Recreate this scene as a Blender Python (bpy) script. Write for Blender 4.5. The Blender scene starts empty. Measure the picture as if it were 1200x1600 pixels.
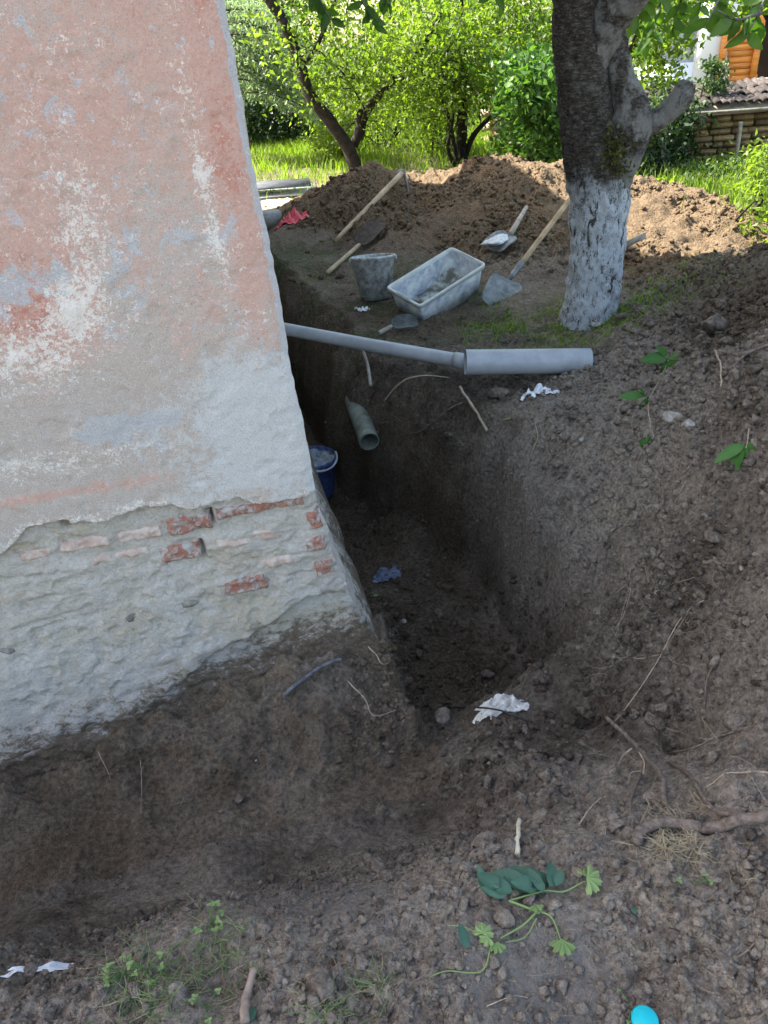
import bpy, bmesh, math, random
import numpy as np
from mathutils import Vector, Matrix
random.seed(7); rng = np.random.default_rng(11)
SC = bpy.context.scene; COL = SC.collection
R = math.radians
# ------------------------------------------------------------------ camera
TH = R(32); PH = 0.07; F = 1200.0
CAM = np.array([0, 0, 1.5])
_r = np.array([1, 0, 0.]); _u = np.array([0, math.sin(TH), math.cos(TH)]); FWD = np.array([0, math.cos(TH), -math.sin(TH)])
RT = math.cos(PH)*_r - math.sin(PH)*_u; UP = math.sin(PH)*_r + math.cos(PH)*_u
cd = bpy.data.cameras.new('camera'); cam = bpy.data.objects.new('camera', cd); COL.objects.link(cam)
cam.matrix_world = Matrix(((RT[0], UP[0], -FWD[0], 0), (RT[1], UP[1], -FWD[1], 0), (RT[2], UP[2], -FWD[2], 1.5), (0, 0, 0, 1)))
cd.sensor_fit = 'VERTICAL'; cd.sensor_height = 24; cd.lens = F/1600*24
cd.clip_start = 0.02; cd.clip_end = 500
SC.camera = cam
SC.render.resolution_x = 768; SC.render.resolution_y = 1024
# ------------------------------------------------------------------ light
SUN_EL = R(47); SUN_H = np.array([-0.95, 0.32]); SUN_H = SUN_H/np.linalg.norm(SUN_H)
w = bpy.data.worlds.new('World'); SC.world = w; w.use_nodes = True
nt = w.node_tree; bg = nt.nodes['Background']; sky = nt.nodes.new('ShaderNodeTexSky')
sky.sky_type = 'NISHITA'; sky.sun_disc = False; sky.sun_elevation = SUN_EL
sky.sun_rotation = math.atan2(SUN_H[0], SUN_H[1]); sky.air_density = 1.0; sky.dust_density = 2.0; sky.ozone_density = 0.6
tn = nt.nodes.new('ShaderNodeMix'); tn.data_type = 'RGBA'; tn.blend_type = 'MULTIPLY'; tn.inputs[0].default_value = 1; tn.inputs[7].default_value = (1, .92, .80, 1)
nt.links.new(sky.outputs[0], tn.inputs[6]); nt.links.new(tn.outputs[2], bg.inputs[0]); bg.inputs[1].default_value = 0.15
sd = bpy.data.lights.new('sun', 'SUN'); sd.energy = 5.0; sd.angle = R(0.55); sd.color = (1, .93, .82)
sun = bpy.data.objects.new('sun', sd); COL.objects.link(sun)
sv = Vector((SUN_H[0]*math.cos(SUN_EL), SUN_H[1]*math.cos(SUN_EL), math.sin(SUN_EL)))
sun.rotation_euler = sv.to_track_quat('Z', 'Y').to_euler(); sun.location = (-6, 4, 8)
SC.view_settings.view_transform = 'Standard'; SC.view_settings.look = 'None'
SC.view_settings.exposure = 2.42; SC.view_settings.gamma = 1; SC.view_settings.use_curve_mapping = False
SC.cycles.use_denoising = True

# ------------------------------------------------------------------ pixel rays -> world points
def ray(x, y): return FWD + RT*((x-600)/F) + UP*((800-y)/F)
def Pz(x, y, z): d = ray(x, y); return CAM + d*((z-1.5)/d[2])
def PD(x, y, D): d = ray(x, y); return CAM + d*(D/d[1])
A = R(12); CX = np.array([-0.2, 2.0, 0.0])
E1 = np.array([math.cos(A), math.sin(A), 0]); E2 = np.array([-math.sin(A), math.cos(A), 0])
def wall_uz(px, py):
    n = np.array([math.sin(A), -math.cos(A), 0]); d = ray(px, py); t = ((CX-CAM)@n)/(d@n); q = CAM+d*t
    return (q-CX)@E1, q[2]

# ------------------------------------------------------------------ noise
def _hash(ix, iy, iz, seed):
    h = (ix*374761393 + iy*668265263 + iz*2147483647 + seed*1274126177) & 0xffffffff
    h = ((h ^ (h >> 13))*1274126177) & 0xffffffff
    return ((h ^ (h >> 16)) & 0xffffff)/float(0xffffff)
def vnoise(x, y, z=0, seed=0):
    x = np.asarray(x, float); y = np.asarray(y, float); z = np.zeros_like(x)+z
    ix, iy, iz = (np.floor(v).astype(np.int64) for v in (x, y, z))
    fx, fy, fz = x-ix, y-iy, z-iz
    fx, fy, fz = (f*f*f*(f*(f*6-15)+10) for f in (fx, fy, fz))
    r_ = 0
    for dz in ((0, 1) if np.any(fz) else (0,)):
        for dx in (0, 1):
            for dy in (0, 1):
                wgt = (fx if dx else 1-fx)*(fy if dy else 1-fy)*(fz if dz else 1-fz)
                r_ = r_ + wgt*_hash(ix+dx, iy+dy, iz+dz, seed)
    return r_*2-1
def fbm(x, y, z=0, o=4, seed=0, g=0.5):
    s = 0; a = 1
    for i in range(o):
        s = s + a*vnoise(x*2**i+i*7.3, y*2**i+i*3.1, z*2**i if not np.isscalar(z) else z, seed+i); a *= g
    return s
def worley(x, y, seed=0):
    ix = np.floor(x).astype(np.int64); iy = np.floor(y).astype(np.int64)
    d1 = np.full(x.shape, 9.); d2 = np.full(x.shape, 9.); idv = np.zeros(x.shape)
    zz = np.zeros_like(ix)
    for dx in (-1, 0, 1):
        for dy in (-1, 0, 1):
            cx, cy = ix+dx, iy+dy
            px = cx+_hash(cx, cy, zz, seed); py = cy+_hash(cx, cy, zz+1, seed+5)
            d = np.hypot(px-x, py-y); hid = _hash(cx, cy, zz+2, seed+9)
            n = d < d1
            d2 = np.where(n, d1, np.minimum(d2, d)); idv = np.where(n, hid, idv); d1 = np.where(n, d, d1)
    return d1, d2, idv
def sm(a, b, x): t = np.clip((x-a)/(b-a), 0, 1); return t*t*(3-2*t)

# ------------------------------------------------------------------ materials
def mat(name): m = bpy.data.materials.new(name); m.use_nodes = True; return m
class N:
    def __init__(s, m):
        s.nt = m.node_tree; s.b = s.nt.nodes['Principled BSDF']; s.out = s.nt.nodes['Material Output']
        s.tc = s.nt.nodes.new('ShaderNodeTexCoord')
    def n(s, t, **k):
        o = s.nt.nodes.new(t)
        for a, b in k.items(): setattr(o, a, b)
        return o
    def l(s, a, b): s.nt.links.new(a, b)
    def noise(s, scale, detail=4, rough=.6, dist=0, vec=None, stretch=None):
        o = s.n('ShaderNodeTexNoise'); o.inputs['Scale'].default_value = scale; o.inputs['Detail'].default_value = detail
        o.inputs['Roughness'].default_value = rough; o.inputs['Distortion'].default_value = dist
        v = vec or s.tc.outputs['Object']
        if stretch:
            mp = s.n('ShaderNodeMapping'); mp.inputs['Scale'].default_value = stretch; s.l(v, mp.inputs[0]); v = mp.outputs[0]
        s.l(v, o.inputs[0]); return o.outputs[0]
    def vor(s, scale, feat='F1', vec=None):
        o = s.n('ShaderNodeTexVoronoi'); o.feature = feat; o.inputs['Scale'].default_value = scale
        s.l(vec or s.tc.outputs['Object'], o.inputs['Vector']); return o.outputs[0]
    def ramp(s, v, stops):
        o = s.n('ShaderNodeValToRGB'); e = o.color_ramp.elements
        while len(e) < len(stops): e.new(.5)
        for q, (p, c) in zip(e, stops):
            q.position = p; q.color = (c, c, c, 1) if isinstance(c, (int, float)) else (*c, 1)
        s.l(v, o.inputs[0]); return o.outputs[0]
    def mix(s, f, a, b, bt='MIX'):
        o = s.n('ShaderNodeMix', data_type='RGBA', blend_type=bt)
        for i, v in ((0, f), (6, a), (7, b)):
            if hasattr(v, 'is_linked') or hasattr(v, 'links'): s.l(v, o.inputs[i])
            else: o.inputs[i].default_value = v if i == 0 else (*v, 1)
        return o.outputs[2]
    def math(s, op, a, b=0):
        o = s.n('ShaderNodeMath', operation=op)
        for i, v in enumerate((a, b)):
            if hasattr(v, 'links'): s.l(v, o.inputs[i])
            else: o.inputs[i].default_value = v
        return o.outputs[0]
    def attr(s, name): o = s.n('ShaderNodeAttribute'); o.attribute_name = name; return o.outputs['Fac']
    def fin(s, col, rough=.9, bump=None, strength=.5, dist=.01, spec=.3, metal=0):
        if hasattr(col, 'links'): s.l(col, s.b.inputs['Base Color'])
        else: s.b.inputs['Base Color'].default_value = (*col, 1)
        if hasattr(rough, 'links'): s.l(rough, s.b.inputs['Roughness'])
        else: s.b.inputs['Roughness'].default_value = rough
        s.b.inputs['Specular IOR Level'].default_value = spec; s.b.inputs['Metallic'].default_value = metal
        if bump is not None:
            o = s.n('ShaderNodeBump'); o.inputs['Strength'].default_value = strength; o.inputs['Distance'].default_value = dist
            s.l(bump, o.inputs['Height']); s.l(o.outputs[0], s.b.inputs['Normal'])
def simple(name, c1, c2, scale=20, rough=.8, bump=.3, bd=.003, spec=.3, metal=0, stretch=None, stops=(.35, .65)):
    m = mat(name); k = N(m); n = k.noise(scale, 5, .65, .3, stretch=stretch)
    k.fin(k.ramp(n, [(stops[0], c1), (stops[1], c2)]), rough, k.noise(scale*3, 4, stretch=stretch), bump, bd, spec, metal); return m

def soil_material():
    m = mat('soil'); k = N(m)
    dry, warm, smooth, moss = (k.attr(a) for a in ('dry', 'warm', 'slick', 'moss'))
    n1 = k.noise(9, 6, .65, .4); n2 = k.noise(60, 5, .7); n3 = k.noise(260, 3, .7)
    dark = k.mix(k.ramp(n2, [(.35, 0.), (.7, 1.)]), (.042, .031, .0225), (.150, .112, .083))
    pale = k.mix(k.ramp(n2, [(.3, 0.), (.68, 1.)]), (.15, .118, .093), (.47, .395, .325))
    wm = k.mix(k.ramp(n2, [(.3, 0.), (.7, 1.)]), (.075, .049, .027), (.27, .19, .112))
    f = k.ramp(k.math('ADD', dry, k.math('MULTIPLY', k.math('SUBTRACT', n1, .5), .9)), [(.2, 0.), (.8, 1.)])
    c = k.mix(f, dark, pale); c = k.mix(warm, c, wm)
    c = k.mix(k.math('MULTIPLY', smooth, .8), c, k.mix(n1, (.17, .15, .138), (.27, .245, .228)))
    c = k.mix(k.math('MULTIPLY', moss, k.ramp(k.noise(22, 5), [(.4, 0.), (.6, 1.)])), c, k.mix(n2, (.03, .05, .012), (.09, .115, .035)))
    c = k.mix(k.attr('sunlit_tone'), c, k.mix(n2, (.34, .28, .19), (.58, .50, .38)))  # bare strip beyond the house painted paler to carry its sunlight
    # pale grit and tiny chips of old mortar
    g = k.ramp(k.vor(150), [(.0, 1.), (.10, 1.), (.16, 0.)])
    gm = k.math('MULTIPLY', g, k.ramp(k.noise(17, 4), [(.52, 0.), (.66, .8)]))
    c = k.mix(gm, c, (.36, .33, .29))
    v = k.vor(60); v2 = k.vor(140)
    crumb_shade = k.ramp(k.noise(130, 3, .8), [(.33, .6), (.45, 1.)]); c = k.mix(1.0, c, crumb_shade, 'MULTIPLY')  # dark flecks put the shading of cracks between crumbs into the colour
    h = k.math('ADD', k.math('MULTIPLY', v, -.6), k.math('ADD', k.math('MULTIPLY', n2, 1.1), k.math('ADD', k.math('MULTIPLY', v2, -.25), k.math('MULTIPLY', n3, .5))))
    k.fin(c, k.ramp(n2, [(.3, .8), (.7, .97)]), h, 1.0, .022, .25); return m
def vary(m, lo=.55, hi=1.35):
    nt_ = m.node_tree; b = nt_.nodes['Principled BSDF']; l = b.inputs['Base Color'].links[0].from_socket
    oi = nt_.nodes.new('ShaderNodeObjectInfo'); mr = nt_.nodes.new('ShaderNodeMapRange'); mr.inputs[3].default_value = lo; mr.inputs[4].default_value = hi; nt_.links.new(oi.outputs['Random'], mr.inputs[0])
    v = nt_.nodes.new('ShaderNodeVectorMath'); v.operation = 'SCALE'; nt_.links.new(l, v.inputs[0]); nt_.links.new(mr.outputs[0], v.inputs['Scale']); nt_.links.new(v.outputs[0], b.inputs['Base Color']); return m
SOIL = soil_material()
STONE = simple('pale_stone', (.17, .15, .13), (.42, .39, .35), 25, .85, .5, .006)
GSTONE = simple('grey_stone', (.10, .09, .08), (.24, .22, .19), 25, .85, .5, .006)
def brickmat(name, lime):
    m = mat(name); k = N(m); n = k.noise(60, 5, .75, .4)
    c = k.ramp(n, [(.3, (.21, .075, .050)), (.7, (.36, .175, .125))])
    l = k.ramp(k.noise(38, 5, .8, .6), [(.55-lime*.2, 0.), (.66-lime*.2, .9)]); c = k.mix(l, c, k.mix(n, (.27, .25, .23), (.46, .44, .42)))
    k.fin(c, .94, k.math('ADD', n, l), .6, .004, .12); return m
BRICKM = brickmat('old_brick', .5)
CLODM = simple('clod_soil', (.06, .047, .038), (.20, .16, .13), 45, .95, .9, .008)
BRICKP = simple('limed_brick', (.38, .27, .225), (.47, .40, .355), 40, .94, .7, .005, stops=(.4, .6))
ADOBE = simple('ochre_brick', (.13, .082, .04), (.27, .185, .10), 5, .92, .5, .006)
MORTAR = simple('wet_white_mortar', (.42, .45, .46), (.68, .71, .72), 45, .7, .6, .008)
WOOD = simple('weathered_wood', (.26, .19, .115), (.46, .36, .235), 10, .75, .4, .002, stretch=(1, 1, 1))
WOODG = simple('grey_wood', (.17, .15, .12), (.36, .33, .28), 14, .8, .4, .002)
PINE = simple('orange_stained_pine', (.42, .13, .022), (.66, .26, .05), 2.5, .5, .1, .002, stretch=(1, 1, 9))
ROOTM = simple('root_bark', (.075, .055, .044), (.20, .155, .13), 70, .85, .5, .003)
ROOTL = simple('pale_root', (.24, .18, .13), (.42, .34, .26), 60, .8, .4, .002)
STRAW = simple('dry_straw', (.28, .22, .13), (.46, .40, .26), 60, .8, .1, .001)
IRON = simple('dull_iron', (.09, .10, .10), (.24, .25, .25), 18, .55, .3, .002, metal=.55)
GALV = simple('galvanised_dirty', (.17, .18, .18), (.52, .54, .54), 26, .5, .3, .002, metal=.45)
PVC = simple('grey_pvc', (.27, .29, .32), (.37, .39, .42), 7, .42, .06, .001, spec=.5)
PVCD = simple('muddy_pvc', (.10, .11, .09), (.22, .24, .20), 14, .7, .2, .002)
TUBM = simple('clear_plastic_mortar_smeared', (.24, .27, .34), (.60, .63, .61), 13, .5, .3, .003)
TUBI = simple('mortar_scraps', (.16, .15, .13), (.52, .55, .53), 13, .8, .6, .008, stops=(.4, .6))
TUBR = simple('tub_rim_plastic', (.44, .47, .46), (.58, .60, .57), 18, .45, .2, .001)
BLUEM = simple('blue_plastic_smeared', (.02, .035, .13), (.09, .13, .30), 30, .5, .3, .002)
SHEET = simple('bright_sheet', (.50, .52, .56), (.70, .72, .76), 6, .35, .15, .004)
SHEETD = simple('dark_sheet', (.05, .055, .065), (.11, .12, .14), 6, .5, .1, .002)
REDP = simple('red_film', (.55, .05, .07), (.75, .16, .18), 25, .4, .4, .004)
WPLAS = simple('white_film', (.55, .57, .60), (.78, .79, .82), 35, .45, .5, .004)
CONC = simple('concrete', (.22, .22, .21), (.38, .37, .35), 20, .9, .5, .005)
TEALM = simple('teal_rubber', (.0, .36, .42), (.01, .44, .50), 8, .45, .05, .001)
TILEM = simple('old_roof_tile', (.02, .017, .016), (.085, .07, .063), 16, .9, .4, .004)
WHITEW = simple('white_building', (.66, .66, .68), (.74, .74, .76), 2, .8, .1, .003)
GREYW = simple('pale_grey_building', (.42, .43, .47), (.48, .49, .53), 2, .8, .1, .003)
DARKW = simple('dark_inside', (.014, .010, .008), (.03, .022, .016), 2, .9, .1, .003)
ROOFM = simple('roof_clay', (.25, .10, .06), (.34, .16, .10), 8, .9, .3, .004)

def leaf_mat(name, c1, c2, tr=.5, tint=(1.5, 1.7, .45)):
    m = mat(name); k = N(m)
    at = k.attr('tone'); col = k.mix(at, c1, c2)
    k.fin(col, .5, None, spec=.35)
    t = k.n('ShaderNodeBsdfTranslucent'); tc = k.mix(1.0, col, tint, 'MULTIPLY'); k.l(tc, t.inputs[0])
    mx = k.n('ShaderNodeMixShader'); mx.inputs[0].default_value = tr
    k.l(k.b.outputs[0], mx.inputs[1]); k.l(t.outputs[0], mx.inputs[2]); k.l(mx.outputs[0], k.out.inputs[0]); return m
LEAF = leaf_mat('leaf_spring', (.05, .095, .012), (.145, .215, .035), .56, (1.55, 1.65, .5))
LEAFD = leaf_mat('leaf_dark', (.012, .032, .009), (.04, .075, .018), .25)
LEAFW = leaf_mat('leaf_walnut', (.04, .10, .022), (.09, .17, .035), .4)
FIRN = leaf_mat('fir_needles', (.13, .20, .11), (.30, .40, .24), .4, (1.2, 1.3, .8))
GRASSM = leaf_mat('grass_blades', (.07, .13, .02), (.22, .30, .05), .5)
WEEDM = leaf_mat('weed_leaf', (.10, .17, .06), (.24, .33, .13), .3)
WEEDD = leaf_mat('dark_weed_leaf', (.03, .085, .06), (.07, .15, .10), .2)
TWIGL = leaf_mat('plum_twig_leaf', (.025, .085, .02), (.06, .16, .03), .3)
DRYL = leaf_mat('dry_leaf', (.12, .08, .06), (.22, .17, .13), .1, (1, 1, 1))

def bark_material(name, white=False):
    m = mat(name); k = N(m)
    n1 = k.noise(14, 6, .7, .6, stretch=(1, 1, .5)); n2 = k.noise(55, 4, .7)
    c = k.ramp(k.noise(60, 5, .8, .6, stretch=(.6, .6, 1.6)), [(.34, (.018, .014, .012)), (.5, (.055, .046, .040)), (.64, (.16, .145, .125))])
    c = k.mix(k.ramp(k.noise(8, 5, .7), [(.56 if white else .42, 0.), (.68 if white else .54, .35 if white else .9)]), c, k.mix(k.noise(90, 4, .8), (.10, .10, .095), (.38, .37, .35)))  # lichen-pale patches, stronger on limbs to put their sunlit look into the colour
    if white:
        z = k.n('ShaderNodeSeparateXYZ'); k.l(k.tc.outputs['Object'], z.inputs[0])
        hz = k.math('ADD', z.outputs[2], k.math('MULTIPLY', k.math('SUBTRACT', k.noise(10, 5, .7), .5), .42))
        lim = k.ramp(hz, [(.66, 1.), (.80, 0.)])
        wear = k.ramp(k.math('ADD', k.math('MULTIPLY', k.noise(150, 5, .8, .5, stretch=(1, 1, .55)), .8), k.math('MULTIPLY', k.attr('ridge'), .2)), [(.40, 0.), (.47, 1.)])
        crack = k.ramp(k.noise(26, 4, .7, 1.2, stretch=(1, 1, .22)), [(.37, 0.), (.43, 1.)]); wear = k.math('MULTIPLY', wear, crack)
        wc = k.mix(n2, (.36, .40, .44), (.70, .73, .76))
        c = k.mix(k.math('MULTIPLY', lim, wear), c, wc)
    h = k.math('ADD', k.math('MULTIPLY', n1, .6), k.math('MULTIPLY', k.noise(70, 5, .8, .5, stretch=(1, 1, .6)), 1.))
    k.fin(c, .92, h, 1.0, .02, .15); return m
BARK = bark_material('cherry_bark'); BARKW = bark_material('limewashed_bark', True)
BARKD = simple('dark_young_bark', (.008, .006, .005), (.032, .025, .02), 20, .9, .5, .006)

def _cn(k, scale, det=5, rough=.7, dist=.3, stretch=None, lo=.34, hi=.66):   # noise stretched to fill 0..1
    return k.ramp(k.noise(scale, det, rough, dist, stretch=stretch), [(lo, 0.), (hi, 1.)])
def _thr(k, mask, n, soft=.04, amt=1.):                                  # covers roughly `mask` of the area
    return k.ramp(k.math('MULTIPLY', k.math('ADD', mask, n), .5), [(.5-soft, 0.), (.5+soft, amt)])
def _w(k, *pairs):
    o = None
    for n, w_ in pairs: t = k.math('MULTIPLY', n, w_); o = t if o is None else k.math('ADD', o, t)
    return o
def plaster_material():
    m = mat('peeling_plaster'); k = N(m)
    red, grey, white, bare = (k.attr(a) for a in ('red', 'grey', 'white', 'bare'))
    f1 = _cn(k, 330, 3, .8); f2 = _cn(k, 120, 4, .8, .6); md = _cn(k, 40, 5, .75, .6); bg_ = _cn(k, 11, 4, .7, .6); vs = _cn(k, 9, 5, .7, .4, (1.6, 1.6, .35))
    base = k.mix(f1, (.31, .26, .225), (.54, .47, .415)); base = k.mix(k.math('MULTIPLY', bg_, .5), base, (.40, .365, .34))
    c = k.mix(_thr(k, red, _w(k, (f2, .5), (md, .28), (vs, .22)), .06, .8), base, k.mix(f2, (.44, .235, .185), (.56, .37, .30)))
    c = k.mix(_thr(k, k.math('SUBTRACT', red, .42), _w(k, (f2, .38), (md, .34), (bg_, .28)), .03, .85), c, k.mix(md, (.38, .135, .10), (.46, .21, .155)))
    gf = _thr(k, grey, _w(k, (_cn(k, 17, 4, .7, .7), .62), (md, .22), (f2, .16)), .03, .9)
    c = k.mix(gf, c, k.mix(f1, (.33, .335, .35), (.47, .475, .49)))
    c = k.mix(_thr(k, white, _w(k, (_cn(k, 75, 5, .85, 1.2), .6), (md, .2), (bg_, .2)), .03, .9), c, k.mix(f1, (.58, .54, .49), (.74, .70, .65)))
    c = k.mix(_thr(k, bare, _w(k, (md, .5), (bg_, .5)), .08), c, k.mix(f1, (.38, .375, .365), (.56, .55, .54)))
    c = k.mix(k.ramp(k.noise(260, 2, .8), [(.60, 0.), (.70, .6)]), c, (.15, .12, .10))
    h = _w(k, (f1, .5), (f2, .7), (md, .6), (gf, -.5))
    k.fin(c, .95, h, .55, .0035, .12); return m
def foundation_material():
    m = mat('lime_rubble_foundation'); k = N(m)
    soil, yel, pink = (k.attr(a) for a in ('soil', 'yellow', 'pink'))
    f1 = _cn(k, 260, 3, .8); f2 = _cn(k, 90, 5, .8, .5); md = _cn(k, 26, 5, .75, .6, (1, 1, 1.8)); bg_ = _cn(k, 7, 4, .7, .6, (1, 1, 1.6))
    c = k.mix(_w(k, (f1, .5), (f2, .5)), (.36, .33, .295), (.68, .635, .58))
    c = k.mix(_thr(k, .45, bg_, .2, .7), c, k.mix(f2, (.36, .325, .28), (.55, .505, .44)))
    c = k.mix(_thr(k, yel, _w(k, (md, .6), (bg_, .4)), .08, .85), c, k.mix(f2, (.42, .36, .27), (.56, .49, .38)))
    c = k.mix(_thr(k, pink, _w(k, (md, .6), (f2, .4)), .05, .75), c, k.mix(f2, (.36, .19, .135), (.45, .28, .21)))
    c = k.mix(_thr(k, .16, _w(k, (f2, .5), (md, .5)), .04, .6), c, (.19, .165, .14))
    c = k.mix(_thr(k, soil, _w(k, (md, .4), (f2, .3), (bg_, .3)), .07), c, k.mix(f2, (.07, .05, .035), (.22, .17, .125)))
    h = _w(k, (md, .9), (f2, .8), (f1, .4))
    k.fin(c, .95, h, .75, .007, .12); return m
PLASTER = plaster_material(); FOUND = foundation_material()

for m_ in (ADOBE, TILEM, PINE): vary(m_, .5 if m_ is not PINE else .8, 1.5 if m_ is not PINE else 1.2)
# ------------------------------------------------------------------ object helpers
def mesh_np(name, V, Fc, m, parent=None, smooth=False, attrs=None):
    V = np.asarray(V, np.float32); me = bpy.data.meshes.new(name); me.vertices.add(len(V)); me.vertices.foreach_set('co', V.ravel())
    Fc = [np.asarray(f, np.int32) for f in (Fc if isinstance(Fc, list) else [Fc]) if len(f)]
    nl = sum(f.size for f in Fc); npo = sum(len(f) for f in Fc)
    me.loops.add(nl); me.polygons.add(npo)
    li = np.concatenate([f.ravel() for f in Fc]); tot = np.concatenate([np.full(len(f), f.shape[1], np.int32) for f in Fc])
    st = np.concatenate([[0], np.cumsum(tot)[:-1]]).astype(np.int32)
    me.loops.foreach_set('vertex_index', li.astype(np.int32)); me.polygons.foreach_set('loop_start', st)
    me.polygons.foreach_set('loop_total', tot)
    if smooth: me.polygons.foreach_set('use_smooth', np.ones(npo, bool))
    me.update(calc_edges=True); me.validate()
    for k_, v in (attrs or {}).items():
        a = me.attributes.new(k_, 'FLOAT', 'POINT'); a.data.foreach_set('value', np.asarray(v, np.float32))
    me.materials.append(m)
    o = bpy.data.objects.new(name, me); COL.objects.link(o)
    if parent is not None: o.parent = parent
    return o
class MB:
    def __init__(s): s.V = []; s.Q = []; s.T = []; s.n = 0; s.at = []
    def add(s, V, Q=None, T=None, tone=None):
        V = np.asarray(V, float)
        if Q is not None and len(Q): s.Q.append(np.asarray(Q)+s.n)
        if T is not None and len(T): s.T.append(np.asarray(T)+s.n)
        s.V.append(V); s.n += len(V)
        s.at.append(np.zeros(len(V)) if tone is None else np.broadcast_to(np.asarray(tone, float), (len(V),)))
    def box(s, c, size, rot=None):
        v = np.array([[x, y, z] for x in (-.5, .5) for y in (-.5, .5) for z in (-.5, .5)])*size
        if rot is not None: v = v@np.array(rot).T
        s.add(v+np.array(c), [[0, 1, 3, 2], [4, 6, 7, 5], [0, 4, 5, 1], [2, 3, 7, 6], [0, 2, 6, 4], [1, 5, 7, 3]])
    def tube(s, pts, rad, seg=8, cap=True, rough=0, seed=0, ridge=0):
        pts = np.asarray(pts, float); rad = np.broadcast_to(np.asarray(rad, float), (len(pts),)); n = len(pts)
        t = np.gradient(pts, axis=0); t /= np.linalg.norm(t, axis=1)[:, None]+1e-9
        ref = np.array([0, 0, 1.]) if abs(t[0][2]) < .9 else np.array([1., 0, 0]); V = []
        a = np.cross(ref, t[0]); a /= np.linalg.norm(a)
        ang = np.linspace(0, 2*math.pi, seg, endpoint=False)
        for i in range(n):
            a = a-t[i]*(a@t[i]); a /= np.linalg.norm(a); b = np.cross(t[i], a)
            V.append(pts[i]+(np.cos(ang)[:, None]*a+np.sin(ang)[:, None]*b)*rad[i])
        V = np.array(V)
        if rough:
            c = pts[:, None, :]; d = V-c
            nz = fbm(V[..., 0]*14, V[..., 1]*14, V[..., 2]*9, 3, seed)
            rg = vnoise(V[..., 0]*70, V[..., 1]*70, V[..., 2]*22, seed+3)
            V = c+d*(1+rough*nz[..., None]+ridge*rg[..., None])
        V = V.reshape(-1, 3); q = []
        i, j = np.meshgrid(np.arange(n-1), np.arange(seg), indexing='ij'); j2 = (j+1) % seg
        q = np.stack([i*seg+j, i*seg+j2, (i+1)*seg+j2, (i+1)*seg+j], -1).reshape(-1, 4)
        T = []
        if cap:
            V = np.vstack([V, pts[:1], pts[-1:]]); a0 = n*seg
            for jj in range(seg):
                T.append([a0, (jj+1) % seg, jj]); T.append([a0+1, (n-1)*seg+jj, (n-1)*seg+(jj+1) % seg])
        tone = None
        s.add(V, q, T)
    def build(s, name, m, parent=None, smooth=False):
        return mesh_np(name, np.vstack(s.V), [np.vstack(x) for x in (s.Q, s.T) if x], m, parent, smooth, {'tone': np.concatenate(s.at)})
def tag(o, label=None, cat=None, group=None, kind=None):
    for k_, v in (('label', label), ('category', cat), ('group', group), ('kind', kind)):
        if v: o[k_] = v
    return o
def empty(name, loc, label, cat, group=None):
    o = bpy.data.objects.new(name, None); o.empty_display_size = .1; o.location = loc; COL.objects.link(o)
    return tag(o, label, cat, group)
def settle(o):   # parts are written in world coordinates: keep them there under their thing's origin
    for c in o.children:
        c.matrix_parent_inverse = Matrix.Translation(-Vector(o.location))
def smooth_path(pts, n=24):
    pts = np.asarray(pts, float); m_ = len(pts)
    if m_ == 2: t = np.linspace(0, 1, n)[:, None]; return pts[0]*(1-t)+pts[1]*t
    P = np.vstack([2*pts[0]-pts[1], pts, 2*pts[-1]-pts[-2]]); out = []
    for q in np.linspace(0, m_-1-1e-6, n):
        i = int(q); t = q-i; a, b, c, d = P[i:i+4]
        out.append(.5*((2*b)+(-a+c)*t+(2*a-5*b+4*c-d)*t*t+(-a+3*b-3*c+d)*t**3))
    return np.array(out)

# ------------------------------------------------------------------ TERRAIN
ctrl = []
def cz(*rows):
    for x, y, z in rows: p = Pz(x, y, z); ctrl.append((p[0], p[1], z))
def cD(*rows):
    for x, y, D in rows: p = PD(x, y, D); ctrl.append((p[0], p[1], p[2]))
def cw(*rows): ctrl.extend(rows)
cz((0, 1600, 0), (300, 1590, 0), (700, 1590, 0), (1150, 1590, .02), (150, 1560, -.02), (400, 1465, -.03), (560, 1440, -.03), (720, 1385, -.03),
   (850, 1370, -.01), (990, 1330, .02), (1195, 1290, .08), (950, 1480, .0), (1195, 1420, .05))
cz((800, 1200, -.3), (750, 1115, -.46), (870, 1110, -.4), (660, 1240, -.45), (930, 1240, -.22), (1000, 1100, -.24), (1100, 1105, -.14), (1190, 1180, .0), (1190, 1000, .08),
   (1000, 950, -.14), (960, 900, -.16), (1100, 900, .04), (1000, 720, .06), (1190, 750, .3), (900, 640, .02), (1040, 600, .17), (1190, 600, .45))
cD((1195, 405, 3.9), (1130, 440, 3.9), (1060, 480, 3.9), (985, 520, 3.8), (1190, 480, 3.4))
cw((1.9, 5.0, .12), (2.6, 4.6, .2), (2.4, 3.4, .75), (2.6, 2.4, .7), (1.8, 1.6, .4), (1.6, .6, .1), (3.5, 3, .5), (3.5, 1, .2), (4, 5, .0))
cz((920, 560, .0), (720, 590, -.02), (640, 600, -.04), (780, 480, 0), (650, 510, 0), (560, 480, 0), (920, 500, .01), (480, 420, 0), (480, 385, 0), (600, 420, 0), (540, 560, -.05))
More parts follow.
